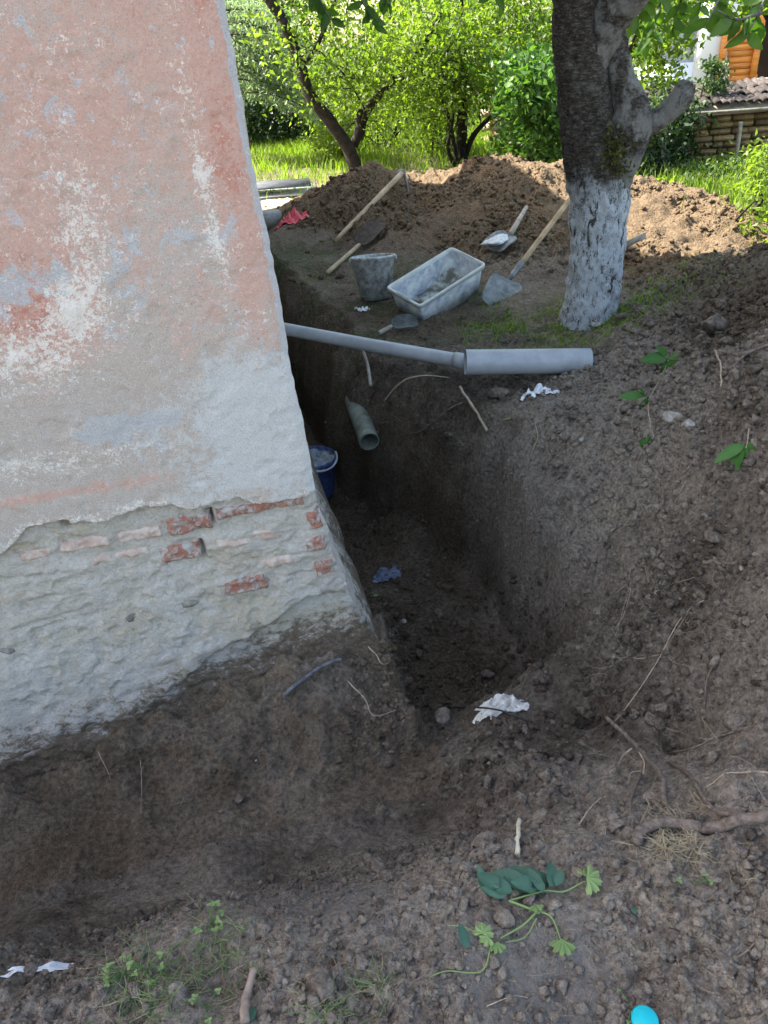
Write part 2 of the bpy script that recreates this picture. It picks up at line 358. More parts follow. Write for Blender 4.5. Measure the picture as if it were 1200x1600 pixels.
# back heap
cz((740, 440, .03), (830, 450, .04), (600, 398, .05), (520, 385, .02))
cD((1000, 440, 5.2), (880, 395, 5.5), (760, 370, 5.9), (640, 360, 6.4), (700, 330, 6.7), (560, 350, 6.7), (540, 345, 6.9), (475, 372, 6.7), (500, 335, 7.1), (592, 262, 7.6), (645, 300, 7.5), (690, 292, 7.5),
   (740, 262, 7.6), (790, 244, 7.6), (845, 268, 7.5), (820, 325, 6.4), (885, 258, 7.2), (960, 300, 6.9), (1000, 290, 6.9), (1050, 330, 6.4), (1100, 365, 6.0), (1150, 400, 5.6), (1060, 420, 5.3))
cw((-.2, 8.7, 0), (.6, 8.9, 0), (1.4, 9, 0), (2.2, 8.8, 0), (3, 8.3, -.02), (3.4, 7.3, -.03), (3.6, 6.3, -.02), (3.2, 5.4, .0), (-.9, 7.4, 0), (-1.3, 8.5, 0), (-1, 6, 0), (-1.2, 4, 0))
cw(*[(x, y, 0) for x in (-12, -4, -1.5, 0, 2, 5, 9, 14) for y in (10.5, 13, 18)], *[(x, y, 0) for x in (-6, -3, 6, 9) for y in (-3, 2, 6)], (0, -.5, 0), (.8, -.6, .02), (-.8, -.4, 0), (0, -3, 0), (3, -2, .0))
K = np.array(ctrl)
def tps_fit(P, v, lam=2e-4):
    n = len(P); d = np.linalg.norm(P[:, None]-P[None], axis=2); Km = np.where(d > 0, d*d*np.log(d+1e-12), 0)+lam*np.eye(n)
    Q = np.hstack([np.ones((n, 1)), P]); M = np.block([[Km, Q], [Q.T, np.zeros((3, 3))]])
    return np.linalg.solve(M, np.concatenate([v, [0, 0, 0]]))
TW = tps_fit(K[:, :2], K[:, 2], 3e-3)
def tps(x, y):
    s = TW[-3]+TW[-2]*x+TW[-1]*y
    for i in range(len(K)):
        d2 = (x-K[i, 0])**2+(y-K[i, 1])**2; s = s+TW[i]*.5*d2*np.log(d2+1e-12)
    return s
def bump(x, y, px, py, z, r_, sq=1): p = Pz(px, py, z); return np.exp(-(((x-p[0])**2+((y-p[1])*sq)**2)/r_**2))
def terrain(x, y):
    far = sm(9.5, 12, y)+sm(4.2, 6, np.abs(x))+sm(-.8, -2, y)
    base = np.clip(tps(x, y), -.6, 1.0)*(1-np.clip(far, 0, 1))
    uu = (x-CX[0])*E1[0]+(y-CX[1])*E1[1]; s = (x-CX[0])*E2[0]+(y-CX[1])*E2[1]
    uw = uu+.05*vnoise(s*2.3, uu*2, 0, 3)+.025*vnoise(s*7, uu*7, 0, 4)
    lip = np.interp(s, [-.4, .2, .8, 1.2, 1.5, 2, 3.6, 5, 6], [1.28, 1.25, 1.18, 1.0, .82, .66, .48, .3, .2])
    toe = np.interp(s, [-.4, .2, 1.0, 1.4, 1.7, 2.2, 3.6, 6], [.80, .90, .88, .72, .48, .36, .28, .15])
    floor = np.interp(s, [-.3, .3, 1, 2.5, 4.5, 6], [-.86, -.92, -.9, -.85, -.7, -.3])+.03*vnoise(x*5, y*5, 0, 8)
    t = np.clip((uw-toe)/(lip-toe), 0, 1); prof = np.interp(t, [0, .10, .42, .62, 1], [0, .30, .74, .86, 1])
    M = (1-prof)*sm(-.24, .12, s+.06*vnoise(uu*4, s*4, 0, 6))*(1-sm(5.2, 6, s))
    # front trench along the gable
    v = -s; ue = 1-sm(.12, .55, uu+.06*vnoise(x*5, y*5, 0, 17))
    near = sm(1.10, .50, v+.05*vnoise(x*4, y*4, 0, 12)); M2 = near*ue*(s < .05)
    z = base+(floor-base)*M
    ff = -.50+.03*vnoise(x*6, y*6, 0, 13)+.1*sm(.0, .5, uu)
    z = np.where(v > -.05, np.minimum(z, base+(ff-base)*M2), z)
    # soil left standing against the footing, wrapping the corner
    top = np.interp(uu+.04*vnoise(x*12, y*12, 0, 26), [-2, -1.1, -.75, -.4, -.1, .1], [-.42, -.40, -.35, -.28, -.27, -.29])
    dv = np.clip(v-.03, 0, 9); dsd = np.clip(uu-.20-.03*vnoise(x*9, y*9, 0, 21), 0, 9)
    sk = top-.48*dv-.9*np.clip(dv-.12, 0, 1)**1.2*.6-dsd*5.5-np.clip(s-.12, 0, 9)*2.5
    sk += .035*vnoise(x*9, y*9, 0, 22)+.022*vnoise(x*24, y*24, 0, 23)+.01*vnoise(x*55, y*55, 0, 24)
    z = np.where((v > -1.2) & (v < .9), np.maximum(z, sk), z)
    # lumps and hollows one can see
    z = z+.13*bump(x, y, 650, 850, -.85, .16)+.10*bump(x, y, 630, 810, -.85, .10)-.10*bump(x, y, 1075, 1125, -.14, .055)-.10*bump(x, y, 925, 1110, -.35, .05)
    z = z+.07*bump(x, y, 770, 1120, -.46, .07)+.05*bump(x, y, 1150, 1230, .02, .06)-.06*bump(x, y, 1190, 730, .3, .05)+.05*bump(x, y, 830, 1230, -.3, .1)
    return z, dict(uu=uu, s=s, M=M, M2=M2, base=base, sk=sk, t=t, v=v)
def seq(segs):
    out = [segs[0][0]]
    for a, b, h0, h1 in segs:
        p = a
        while p < b: st = h0+(h1-h0)*(p-a)/(b-a); p += st; out.append(p)
    return np.array(out)
gy = seq([(-8, -.4, 1.2, .25), (-.4, .45, .2, .02), (.45, 2.3, .0065, .009), (2.3, 5, .009, .016), (5, 8.6, .017, .03), (8.6, 15, .05, .2), (15, 90, .5, 15)])
gxp = seq([(0, .8, .0068, .0075), (.8, 1.9, .0085, .013), (1.9, 3.6, .018, .04), (3.6, 8, .06, .5), (8, 90, 1, 15)])
gxn = seq([(0, 1.35, .0068, .011), (1.35, 2.2, .014, .06), (2.2, 8, .1, .8), (8, 90, 1, 15)])
gx = np.concatenate([-gxn[::-1][:-1], gxp])
GX, GY = np.meshgrid(gx, gy)
Z, I = terrain(GX, GY)
def blob(px, py, z, r_): return bump(GX, GY, px, py, z, r_)
# surface character: loose (clods), slick (trodden clay), dry, warm, moss
heapx = sm(1.5, 1.8, GX+.1*vnoise(GX*3, GY*3))*sm(4.5, 4.8, GY)*(GX < 3.4)*(GY < 6.6)
heap = np.maximum(heapx, sm(.03, .11, Z)*sm(5.0, 5.6, GY+.12*vnoise(GX*2, GY*2)))*(GY < 9.2)*(GX < 3.6)*(GX > -1.2)
rheap = sm(.08, .26, Z)*sm(1.9, 2.6, GY)*(GY < 5.2)*(GX > .7)
slick = np.clip(blob(540, 1410, -.12, .13)+blob(450, 1420, -.2, .10)+blob(820, 1560, 0, .12)+blob(880, 1500, 0, .08)*.8+blob(720, 1510, 0, .06), 0, 1)*.9
tools = (1-heapx)*sm(4.0, 4.4, GY)*(1-sm(.02, .1, Z))*(GX > -1.3)*(GX < 2.2)*(GY < 9)
slick2 = np.clip(slick+.5*I['M']*sm(.2, .6, I['t'])*(I['s'] > -.1)+.6*((I['v'] > -.1) & (I['v'] < .75) & (I['uu'] < .2)), 0, 1)
fore = 1-sm(1.25, 1.7, GY)
front_face = ((I['v'] > -.1) & (I['v'] < .7) & (I['uu'] < .25))
loose = np.clip(.42-.35*((I['M'] > .1)*(I['t'] > .02))-.3*front_face+.55*heap+.6*rheap+.5*sm(.55, .8, GX)*(GY < 4.2)+.35*fore-.45*slick2-.5*tools, .12, 1.25)
n_lo = fbm(GX*3.1, GY*3.1, 0, 3, 40)
d1, d2, ci = worley(GX*13+.3*vnoise(GX*20, GY*20, 0, 1), GY*13, 1); cl1 = sm(.0, .22, d2-d1)*(ci > .5)*ci*(.75+.5*vnoise(GX*30, GY*30, 0, 88))*sm(.75, .5, d1)
e1_, e2_, cj = worley(GX*30+.3*vnoise(GX*50, GY*50, 0, 2), GY*30, 2); cl2 = sm(.0, .25, e2_-e1_)*(cj > .4)*cj*(.7+.5*vnoise(GX*70, GY*70, 0, 89))*sm(.75, .5, e1_)
f1_, f2_, ck = worley(GX*75, GY*75, 3); cl3 = np.sqrt(np.clip(1-(f1_/.6)**2, 0, 1))*(ck > .2)*ck
nearf = np.clip(6.5-GY, 0, 1)
patch = sm(-.1, .35, fbm(GX*2.6, GY*2.6, 0, 4, 90))
rid = lambda f, sd: 1-2*np.abs(fbm(GX*f, GY*f, 0, 3, sd))
Z = Z+.022*n_lo+.012*fbm(GX*11, GY*11, 0, 3, 50)*(.4+loose)+.0065*fbm(GX*42, GY*42, 0, 3, 60)*(.6+loose)*nearf*(1-.75*slick)
Z = Z+.018*rid(7, 101)*np.clip(heap+.6*rheap, 0, 1)+.010*rid(19, 102)*np.clip(loose, 0, 1)+.03*heap*fbm(GX*4, GY*4, 0, 2, 103)
Z = Z+loose*(.024*cl1*(.1+.9*patch)+.0125*cl2*(.25+.75*patch)+.0036*cl3*nearf)
lawnmask = sm(8.5, 9.4, GY)+sm(3.0, 3.8, GX)*sm(4.5, 5.5, GY)
Z = np.where(lawnmask > .5, Z*.9, Z)
# near-horizontal tool drag marks on the cut soil under the footing
Z = Z+front_face*(.006*vnoise(I['uu']*3, (I['v']*1.0-Z*.7)*38, 0, 71)+.008*(1-2*np.abs(vnoise(I['uu']*2+I['v']*3, (I['v']-Z*.7+.25*I['uu'])*14, 0, 72))))
cut = (I['M'] > .04)*sm(.0, .1, I['t'])*sm(1., .8, I['t']); Z = Z+cut*(.035*fbm(GX*8, GY*8, 0, 3, 75)+.014*(1-2*np.abs(fbm(GX*20, GY*20, 0, 3, 76)))+.03*(1-2*np.abs(vnoise(I['s']*7+.8*Z, Z*2, 0, 73)))+.012*vnoise(I['s']*22, Z*9, 0, 74))
Z = np.where((I['s'] > .3) & (I['uu'] < -.05) & (I['s'] < 6), -.9, Z)
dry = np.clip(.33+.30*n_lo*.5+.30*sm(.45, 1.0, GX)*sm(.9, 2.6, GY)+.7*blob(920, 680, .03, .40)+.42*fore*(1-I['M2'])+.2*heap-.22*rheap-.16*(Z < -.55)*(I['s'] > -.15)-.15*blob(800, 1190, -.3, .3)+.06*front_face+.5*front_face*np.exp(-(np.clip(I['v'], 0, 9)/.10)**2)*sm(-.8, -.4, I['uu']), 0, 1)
warm = np.clip(.95*heap+.35*front_face*(I['v'] < .5)+.25*(I['M'] > .3)+.45*rheap*sm(2.6, 3.3, GY)+.35*tools+.35*sm(8.3, 9, GY), 0, 1)
moss = np.clip(.8*tools*(sm(.25, .5, fbm(GX*2.6, GY*2.6, 0, 3, 77)+.1)+blob(880, 510, 0, .5)+blob(480, 405, 0, .3)+.5*blob(650, 600, 0, .35)), 0, 1)*(1-sm(.05, .15, Z))
moss = np.clip(moss+.8*np.clip(lawnmask, 0, 1)*(1-np.exp(-(((GX+.7)/1.6)**2+((GY-9.2)/1.7)**2))), 0, 1)
sunlit_tone = np.exp(-(((GX+.6)/1.5)**2+((GY-9.0)/1.5)**2)); warm = np.clip(warm+sunlit_tone*.5, 0, 1); dry = np.clip(dry+sunlit_tone, 0, 1)
slickc = np.clip(slick, 0, 1)
def gsample(G, x, y):
    x = np.atleast_1d(x).astype(float); y = np.atleast_1d(y).astype(float)
    i = np.clip(np.searchsorted(gx, x)-1, 0, len(gx)-2); j = np.clip(np.searchsorted(gy, y)-1, 0, len(gy)-2)
    fx = (x-gx[i])/(gx[i+1]-gx[i]); fy = (y-gy[j])/(gy[j+1]-gy[j])
    return (G[j, i]*(1-fx)+G[j, i+1]*fx)*(1-fy)+(G[j+1, i]*(1-fx)+G[j+1, i+1]*fx)*fy
def gz(x, y): return float(gsample(Z, x, y)[0])
def near_dir(a, b, mx=.055):
    d = b-a; n = np.linalg.norm(d)
    if n > mx: d = np.array([d[0]/n*mx, d[1]/n*mx, .01])
    return d
def hit(px, py, t0=.4, lift=0.):
    d = ray(px, py); t = np.concatenate([np.arange(t0, 6, .004), np.arange(6, 20, .02)]); P = CAM+t[:, None]*d
    below = P[:, 2] < gsample(Z, P[:, 0], P[:, 1]); i = np.argmax(below) if below.any() else len(t)-1
    q = P[i].copy(); q[2] = gz(q[0], q[1])+lift; return q
ny, nx = GX.shape
V = np.stack([GX, GY, Z], -1).reshape(-1, 3)
jj, ii = np.meshgrid(np.arange(ny-1), np.arange(nx-1), indexing='ij'); b0 = (jj*nx+ii)
Q = np.stack([b0, b0+1, b0+nx+1, b0+nx], -1).reshape(-1, 4)
hm = heap[:-1, :-1].reshape(-1) > .5; rm = (rheap[:-1, :-1].reshape(-1) > .5) & ~hm
tm = ((I['M'] > .12)[:-1, :-1].reshape(-1)) & ~hm & ~rm
AT = dict(sunlit_tone=np.clip(np.exp(-(((GX+.75)/.95)**2+((GY-8.9)/.75)**2)*1.3)*1.3, 0, 1)*sm(.12, .03, Z), dry=dry, warm=warm, slick=slickc, moss=moss)  # first mask: strip whose sunlight is painted into the soil colour
def sub(name, mask, m=SOIL):
    q = Q[mask]; used, inv = np.unique(q, return_inverse=True)
    return mesh_np(name, V[used], inv.reshape(-1, 4), m, None, True, {k_: v.reshape(-1)[used] for k_, v in AT.items()})
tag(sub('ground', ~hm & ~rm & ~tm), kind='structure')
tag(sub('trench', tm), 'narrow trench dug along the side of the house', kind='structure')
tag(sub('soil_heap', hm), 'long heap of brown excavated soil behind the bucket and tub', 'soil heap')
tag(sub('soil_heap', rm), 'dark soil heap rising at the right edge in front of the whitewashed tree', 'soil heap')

# ------------------------------------------------------------------ loose clods and grit
def ico(sub_):
    bm = bmesh.new(); bmesh.ops.create_icosphere(bm, subdivisions=sub_, radius=1)
    v = np.array([p.co for p in bm.verts]); f = np.array([[q.index for q in p.verts] for p in bm.faces]); bm.free(); return v, f
ICO1 = ico(1); ICO2 = ico(2); ICO3 = ico(3)
def rand_rot(n):
    q = rng.normal(size=(n, 4)); q /= np.linalg.norm(q, axis=1)[:, None]; a, b, c, d = q.T
    return np.stack([np.stack([1-2*(c*c+d*d), 2*(b*c-a*d), 2*(b*d+a*c)], -1), np.stack([2*(b*c+a*d), 1-2*(b*b+d*d), 2*(c*d-a*b)], -1),
                     np.stack([2*(b*d-a*c), 2*(c*d+a*b), 1-2*(b*b+c*c)], -1)], 1)
def clods(name, P, S, tmpl, m, label, attrs=None, jit=.30, sink=.3):
    v0, f0 = tmpl; n = len(P); jit = max(jit, .16)
    v = v0[None]*(1+jit*rng.normal(size=(n, len(v0), 1)))*rng.uniform(.6, 1.15, (n, 1, 3)); v = np.einsum('nij,nvj->nvi', rand_rot(n), v)
    v[..., 2] *= .8
    for _ in range(4):
        nn_ = rng.normal(size=(n, 1, 3)); nn_ /= np.linalg.norm(nn_, axis=2, keepdims=True); ex = np.clip((v*nn_).sum(2, keepdims=True)-rng.uniform(.25, .7, (n, 1, 1)), 0, 9); v = v-ex*nn_
    v = v*S[:, None, None]+P[:, None, :]; v[..., 2] += (S*(1-2*sink))[:, None]*.5
    f = f0[None]+(np.arange(n)*len(v0))[:, None, None]
    at = {k_: np.repeat(a, len(v0)) for k_, a in (attrs or {}).items()}
    o = mesh_np(name, v.reshape(-1, 3), f.reshape(-1, f0.shape[1]), m, None, False, at)
    return tag(o, label, kind='stuff')
def scatter(n, xr, yr, dens):
    x = rng.uniform(*xr, n); y = rng.uniform(*yr, n); k_ = rng.uniform(0, 1, n) < dens(x, y); x = x[k_]; y = y[k_]
    inside = ((x-CX[0])*E1[0]+(y-CX[1])*E1[1] < .0) & ((x-CX[0])*E2[0]+(y-CX[1])*E2[1] > -.02); x = x[~inside]; y = y[~inside]
    return np.stack([x, y, gsample(Z, x, y)], -1)
def dl(x, y):
    l = gsample(loose, x, y); c = np.clip(.5+1.5*fbm(x*2.6, y*2.6, 0, 4, 90), .04, 1.3); return np.clip((l-.2)*c, 0.02, 1)
def soil_attr(P, j=.14):
    n = len(P); g = lambda G: gsample(G, P[:, 0], P[:, 1])
    return dict(dry=np.clip(g(dry)+.04+rng.normal(0, j, n), 0, 1), warm=g(warm), slick=np.zeros(n), moss=np.zeros(n))
def pw(n, a, b, k_=2.4): u_ = rng.uniform(size=n); return (a**(1-k_)+u_*(b**(1-k_)-a**(1-k_)))**(1/(1-k_))
P1 = scatter(46000, (-1.1, 1.0), (.5, 2.0), dl); clods('soil_crumbs', P1, pw(len(P1), .0022, .014, 2.0), ICO1, SOIL, 'loose dark soil crumbs in the foreground', soil_attr(P1))
P2 = scatter(46000, (-.4, 2.4), (1.8, 4.6), dl); clods('soil_crumbs', P2, pw(len(P2), .0035, .022, 2.1), ICO1, SOIL, 'loose soil crumbs on the trench bank', soil_attr(P2))
P3 = scatter(22000, (-1.1, 3.4), (4.6, 8.6), dl); clods('soil_crumbs', P3, pw(len(P3), .007, .045, 2.2), ICO1, SOIL, 'loose soil crumbs over the back heap', soil_attr(P3))
P4 = scatter(3600, (-1.0, 2.0), (.6, 4.0), dl); clods('soil_clods', P4, pw(len(P4), .011, .036, 2.6), ICO2, SOIL, 'rough soil clods lying about', soil_attr(P4), .10, .3)
bx_ = np.array([hit(x, y) for x, y in zip(rng.uniform(840, 1050, 260), rng.uniform(560, 880, 260))]); clods('soil_clods', bx_, pw(len(bx_), .008, .03, 2), ICO2, SOIL, 'pale lumpy clods on the slope beside the thick pipe', dict(soil_attr(bx_), dry=rng.uniform(.6, 1, len(bx_))), .1, .3)
bx_ = np.array([hit(x, y) for x, y in zip(rng.normal(800, 75, 260), rng.normal(1190, 40, 260))]); clods('soil_clods', bx_, pw(len(bx_), .007, .024, 2), ICO2, SOIL, 'dark clods tipped at the near end of the trench', soil_attr(bx_), .1, .3)
def hitclods(n, x0_, x1_, y0_, y1_, a, b, lab, dr=None, tm=ICO2):
    P = np.array([hit(x, y) for x, y in zip(rng.uniform(x0_, x1_, n), rng.uniform(y0_, y1_, n))]); at = soil_attr(P)
    if dr is not None: at['dry'] = rng.uniform(dr[0], dr[1], n)
    clods('soil_clods', P, pw(n, a, b, 2.1), tm, SOIL, lab, at, .16, .3)
hitclods(420, 545, 635, 985, 1180, .003, .016, 'crumbling soil and mortar at the foot of the house corner', (.3, .8))
hitclods(300, 0, 600, 1140, 1400, .002, .009, 'small crumbs stuck to the cut soil under the wall')
hitclods(500, 560, 920, 600, 1060, .004, .016, 'crumbs clinging to the trench bank')
hitclods(220, 600, 860, 900, 1080, .008, .03, 'broken lumps on the trench floor', (.1, .5))
hitclods(420, 380, 720, 1380, 1600, .003, .016, 'clods among the straw in the foreground', (.4, .9))
hitclods(260, 960, 1200, 1300, 1600, .003, .014, 'clods in the lower right foreground', (.4, .9))
hitclods(700, 960, 1200, 420, 640, .008, .035, 'clods on the right soil heap')
hitclods(60, 895, 950, 545, 590, .010, .034, 'clods banked against the end of the thick pipe')
hitclods(900, 900, 1200, 640, 1130, .005, .024, 'broken lumps over the dark right bank')
hitclods(500, 400, 1200, 1330, 1600, .005, .017, 'coarser lumps in the foreground')
P5 = scatter(1700, (-1.0, 2.0), (.5, 5.0), lambda x, y: .5+.5*vnoise(x*3, y*3, 0, 5)); clods('pale_grit', P5, pw(len(P5), .0012, .006, 2.2), ICO1, STONE, 'tiny pale stones and mortar crumbs in the soil')

# ------------------------------------------------------------------ HOUSE
house = empty('house', (CX[0], CX[1], -.6), 'old house with pink peeling plaster gable on an exposed lime and brick foundation', 'house')
ug = np.concatenate([np.arange(-6, -1.5, .25), np.arange(-1.5, -1.0, .02), np.arange(-1.0, .0001, .0055)]); ug[-1] = 0
zg = np.concatenate([np.arange(-.95, -.5, .03), np.arange(-.5, 1.75, .0055), np.arange(1.75, 3.61, .155)])
UG, ZG = np.meshgrid(ug, zg)
edge_px = [(-200, 905), (0, 866), (21, 847), (43, 825), (70, 815), (96, 807), (106, 815), (133, 815), (176, 809), (208, 799), (229, 791), (267, 783), (288, 791), (320, 790), (352, 778), (373, 775), (395, 783), (440, 778), (492, 769)]
eu = np.array([wall_uz(*p) for p in edge_px])
edge = np.interp(UG, eu[:, 0], eu[:, 1])+.006*fbm(UG*30, ZG*8, 0, 3, 5)
lay = sm(-.004, .004, ZG-edge)                    # 1 = plaster layer still there
uc = np.interp(zg, [-.95, -.3, -.16, .1, .313, 1.576, 3.6], [.20, .17, .09, .03, 0, -.066, -.17])   # battered corner
uc = uc+.0030*fbm(zg*4, zg*0, 0, 3, 9)+.0022*vnoise(zg*40, zg*0, 0, 10)+.007*vnoise(zg*14, zg*0, 0, 12)*sm(.35, .2, zg)
foot = np.interp(ZG, [-.95, -.36, -.2, 0, .3, 3.6], [.13, .10, .065, .025, 0, -.10])
U2 = UG+(uc[:, None])*np.exp(UG*3.5)
off = foot+lay*(.022+.0035*fbm(UG*2.2, ZG*2.2, 0, 2, 1)+.0012*fbm(UG*40, ZG*40, 0, 3, 2))
chip = 1.1*sm(.25, .40, fbm(UG*15, ZG*15, 0, 4, 14)-.22*np.abs(ZG-.85))*(ZG < 1.5)
off = off-lay*.0022*chip
und = (1-lay)
crs = (ZG+.02*vnoise(UG*3, ZG*3, 0, 31))/.076
crd = np.abs(crs-np.round(crs)); 
off = off+und*(.006*fbm(UG*4, ZG*5, 0, 3, 3)+.0042*fbm(UG*26, ZG*30, 0, 4, 4)+.0018*(1-2*np.abs(fbm(UG*11, ZG*15, 0, 3, 6)))-.006*sm(.35, .6, fbm(UG*18, ZG*22, 0, 3, 16))-.0045*sm(.14, .0, crd)*(ZG > .02)*np.clip(.5+fbm(UG*5, ZG*5, 0, 2, 15), 0, 1))
# a broken ledge low on the footing where the lime skin ends
led = np.interp(UG, [-1.2, -.65, -.4, -.15, .0], [-.38, -.30, -.16, -.06, -.04])+.02*fbm(UG*10, ZG*2, 0, 3, 44)
off = off-und*.028*sm(.012, -.012, ZG-led)*sm(-.75, -.35, UG)
def hole(px, py, ru, rz, dep):
    u0, z0 = wall_uz(px, py); return dep*np.exp(-(((UG-u0)/ru)**4+((ZG-z0)/rz)**4))
off = off-hole(331, 806, .006, .022, .05)-hole(314, 857, .006, .026, .05)-hole(103, 817, .012, .014, .035)-hole(325, 797, .012, .007, .03)-hole(495, 797, .01, .006, .02)
rnd = np.exp(UG/.018)*.016; off = off-rnd       # worn arris
W3 = CX+E1*U2[..., None]-E2*off[..., None]; W3[..., 2] = ZG
wn = ug.size; jj2, ii2 = np.meshgrid(np.arange(zg.size-1), np.arange(wn-1), indexing='ij'); c0 = jj2*wn+ii2
WQ = np.stack([c0, c0+1, c0+wn+1, c0+wn], -1).reshape(-1, 4)
big = fbm(UG*3.2, ZG*2.2, 0, 3, 61); uph = sm(.62, .9, ZG+.06*fbm(UG*5, ZG*5, 0, 2, 8))
gl = lambda px, py, ru, rz: (lambda q: np.exp(-(((UG-q[0])/ru)**2+((ZG-q[1])/rz)**2)))(wall_uz(px, py))
red = .10+.42*uph+.20*big*uph+.24*gl(395, 330, .06, .5)+.30*gl(60, 500, .12, .12)+.30*gl(140, 150, .16, .22)+.15*gl(330, 180, .12, .3)+.34*gl(200, 750, .3, .03)+.4*gl(60, 775, .2, .02)
grey = .14+.08*uph+.45*gl(60, 440, .13, .05)+.45*gl(200, 420, .04, .07)+.8*gl(230, 655, .13, .032)+.4*gl(150, 680, .08, .05)+.3*gl(300, 370, .08, .04)+.5*gl(240, 690, .06, .03)+.10*gl(60, 150, .2, .1)+.3*gl(420, 560, .06, .05)+.9*sm(-.028, -.006, UG)
white = .20+.06*uph+.35*gl(120, 480, .08, .08)+.30*gl(340, 290, .025, .25)+.30*gl(40, 560, .15, .08)+.2*gl(130, 330, .08, .2)+.25*gl(100, 720, .4, .05)+.3*sm(.06, .0, ZG-edge)*lay
bare = .75*(1-uph)*sm(-.36, -.22, UG+.06*vnoise(UG*4, ZG*4, 0, 77))*sm(.38, .44, ZG)+.30*(1-uph)*sm(-.5, -.35, UG)+.18*(1-uph)
soilm = .06+1.0*sm(.20, -.26, ZG-np.interp(UG, [-1.3, -.9, -.6, -.35, -.15, 0], [-.33, -.29, -.24, -.17, -.14, -.14]))
soilm = np.clip(soilm+.4*gl(545, 1010, .08, .06), 0, 1.2)
yel = .22+.25*sm(.35, .1, ZG)*(.4+big)+.45*gl(470, 960, .16, .1)+.3*gl(40, 850, .2, .03)
pink = .12+.28*gl(120, 850, .3, .018)+.36*gl(300, 812, .14, .02)+.34*gl(500, 880, .05, .1)+.16*gl(60, 870, .1, .02)
wat = dict(red=red, grey=grey, white=white, bare=bare, soil=soilm, yellow=yel, pink=pink)
lm = lay[:-1, :-1].reshape(-1) > .5
def wsub(name, mask, m):
    q = WQ[mask]; used, inv = np.unique(q, return_inverse=True)
    return mesh_np(name, W3.reshape(-1, 3)[used], inv.reshape(-1, 4), m, house, True, {k_: v.reshape(-1)[used] for k_, v in wat.items()})
wsub('plaster', lm, PLASTER); wsub('foundation', ~lm, FOUND)
# side wall (flush with the arris column) and rear
sl = np.concatenate([np.arange(0, 1, .05), np.arange(1, 6.6, .4), [6.6]]); arr = W3[:, -1, :]
SWv = arr[None]+E2*sl[:, None, None]+E1*(.010*vnoise(sl[:, None]*6+0*zg[None], zg[None]*6+0*sl[:, None], 0, 5)*(sl[:, None] > 0))[..., None]
a_, b_ = SWv.shape[:2]; j3, i3 = np.meshgrid(np.arange(a_-1), np.arange(b_-1), indexing='ij'); c3 = j3*b_+i3
SQ = np.stack([c3, c3+b_, c3+b_+1, c3+1], -1).reshape(-1, 4); nb = a_*b_
lowz = (np.tile(zg, a_) < .31)[SQ[:, 0]]; zf_ = np.tile(zg, a_)
mesh_np('side_wall', SWv.reshape(-1, 3), SQ[~lowz], PLASTER, house, True, {k_: np.full(nb, v) for k_, v in (('red', .3), ('grey', .3), ('white', .2), ('bare', .2))})
mesh_np('side_foundation', SWv.reshape(-1, 3), SQ[lowz], FOUND, house, True, dict(soil=.12+.7*sm(.0, -.35, zf_), yellow=np.full(nb, .3), pink=np.full(nb, .35)))
mb = MB(); q0 = CX+E2*6.6; 
pA = arr[0]+E2*6.6; pB = arr[-1]+E2*6.6; pC = pB-E1*6; pD_ = pA-E1*6.2; pE = W3[0, 0]; pF = W3[-1, 0]
mb.add([pA, pB, pC, pD_], [[0, 1, 2, 3]]); mb.add([pD_, pC, pF, pE], [[0, 1, 2, 3]])
mb.build('rear_wall', PLASTER, house)
mb = MB(); H0 = 3.4; p = lambda u_, s_, z_: CX+E1*u_+E2*s_+np.array([0, 0, z_])
ra, rb = p(.12, -.25, H0), p(.12, 6.8, H0); rc, rd = p(-3.1, -.25, H0+1.5), p(-3.1, 6.8, H0+1.5); re_, rf_ = p(-6.3, -.25, H0), p(-6.3, 6.8, H0)
dn = np.array([0, 0, .12])
mb.add([ra, rb, rd, rc, ra+dn, rb+dn, rd+dn, rc+dn], [[0, 1, 2, 3], [4, 7, 6, 5], [0, 4, 5, 1], [1, 5, 6, 2], [0, 3, 7, 4]])
mb.add([rc, rd, rf_, re_, rc+dn, rd+dn, rf_+dn, re_+dn], [[0, 1, 2, 3], [4, 7, 6, 5], [2, 6, 7, 3], [1, 5, 6, 2], [0, 3, 7, 4]])
mb.add([p(-.17, 0, H0), p(-6, 0, H0), p(-3.1, 0, H0+1.4)], None, [[0, 1, 2]]); mb.add([p(-.17, 6.6, H0), p(-6, 6.6, H0), p(-3.1, 6.6, H0+1.4)], None, [[0, 1, 2]])
mb.build('roof', ROOFM, house)
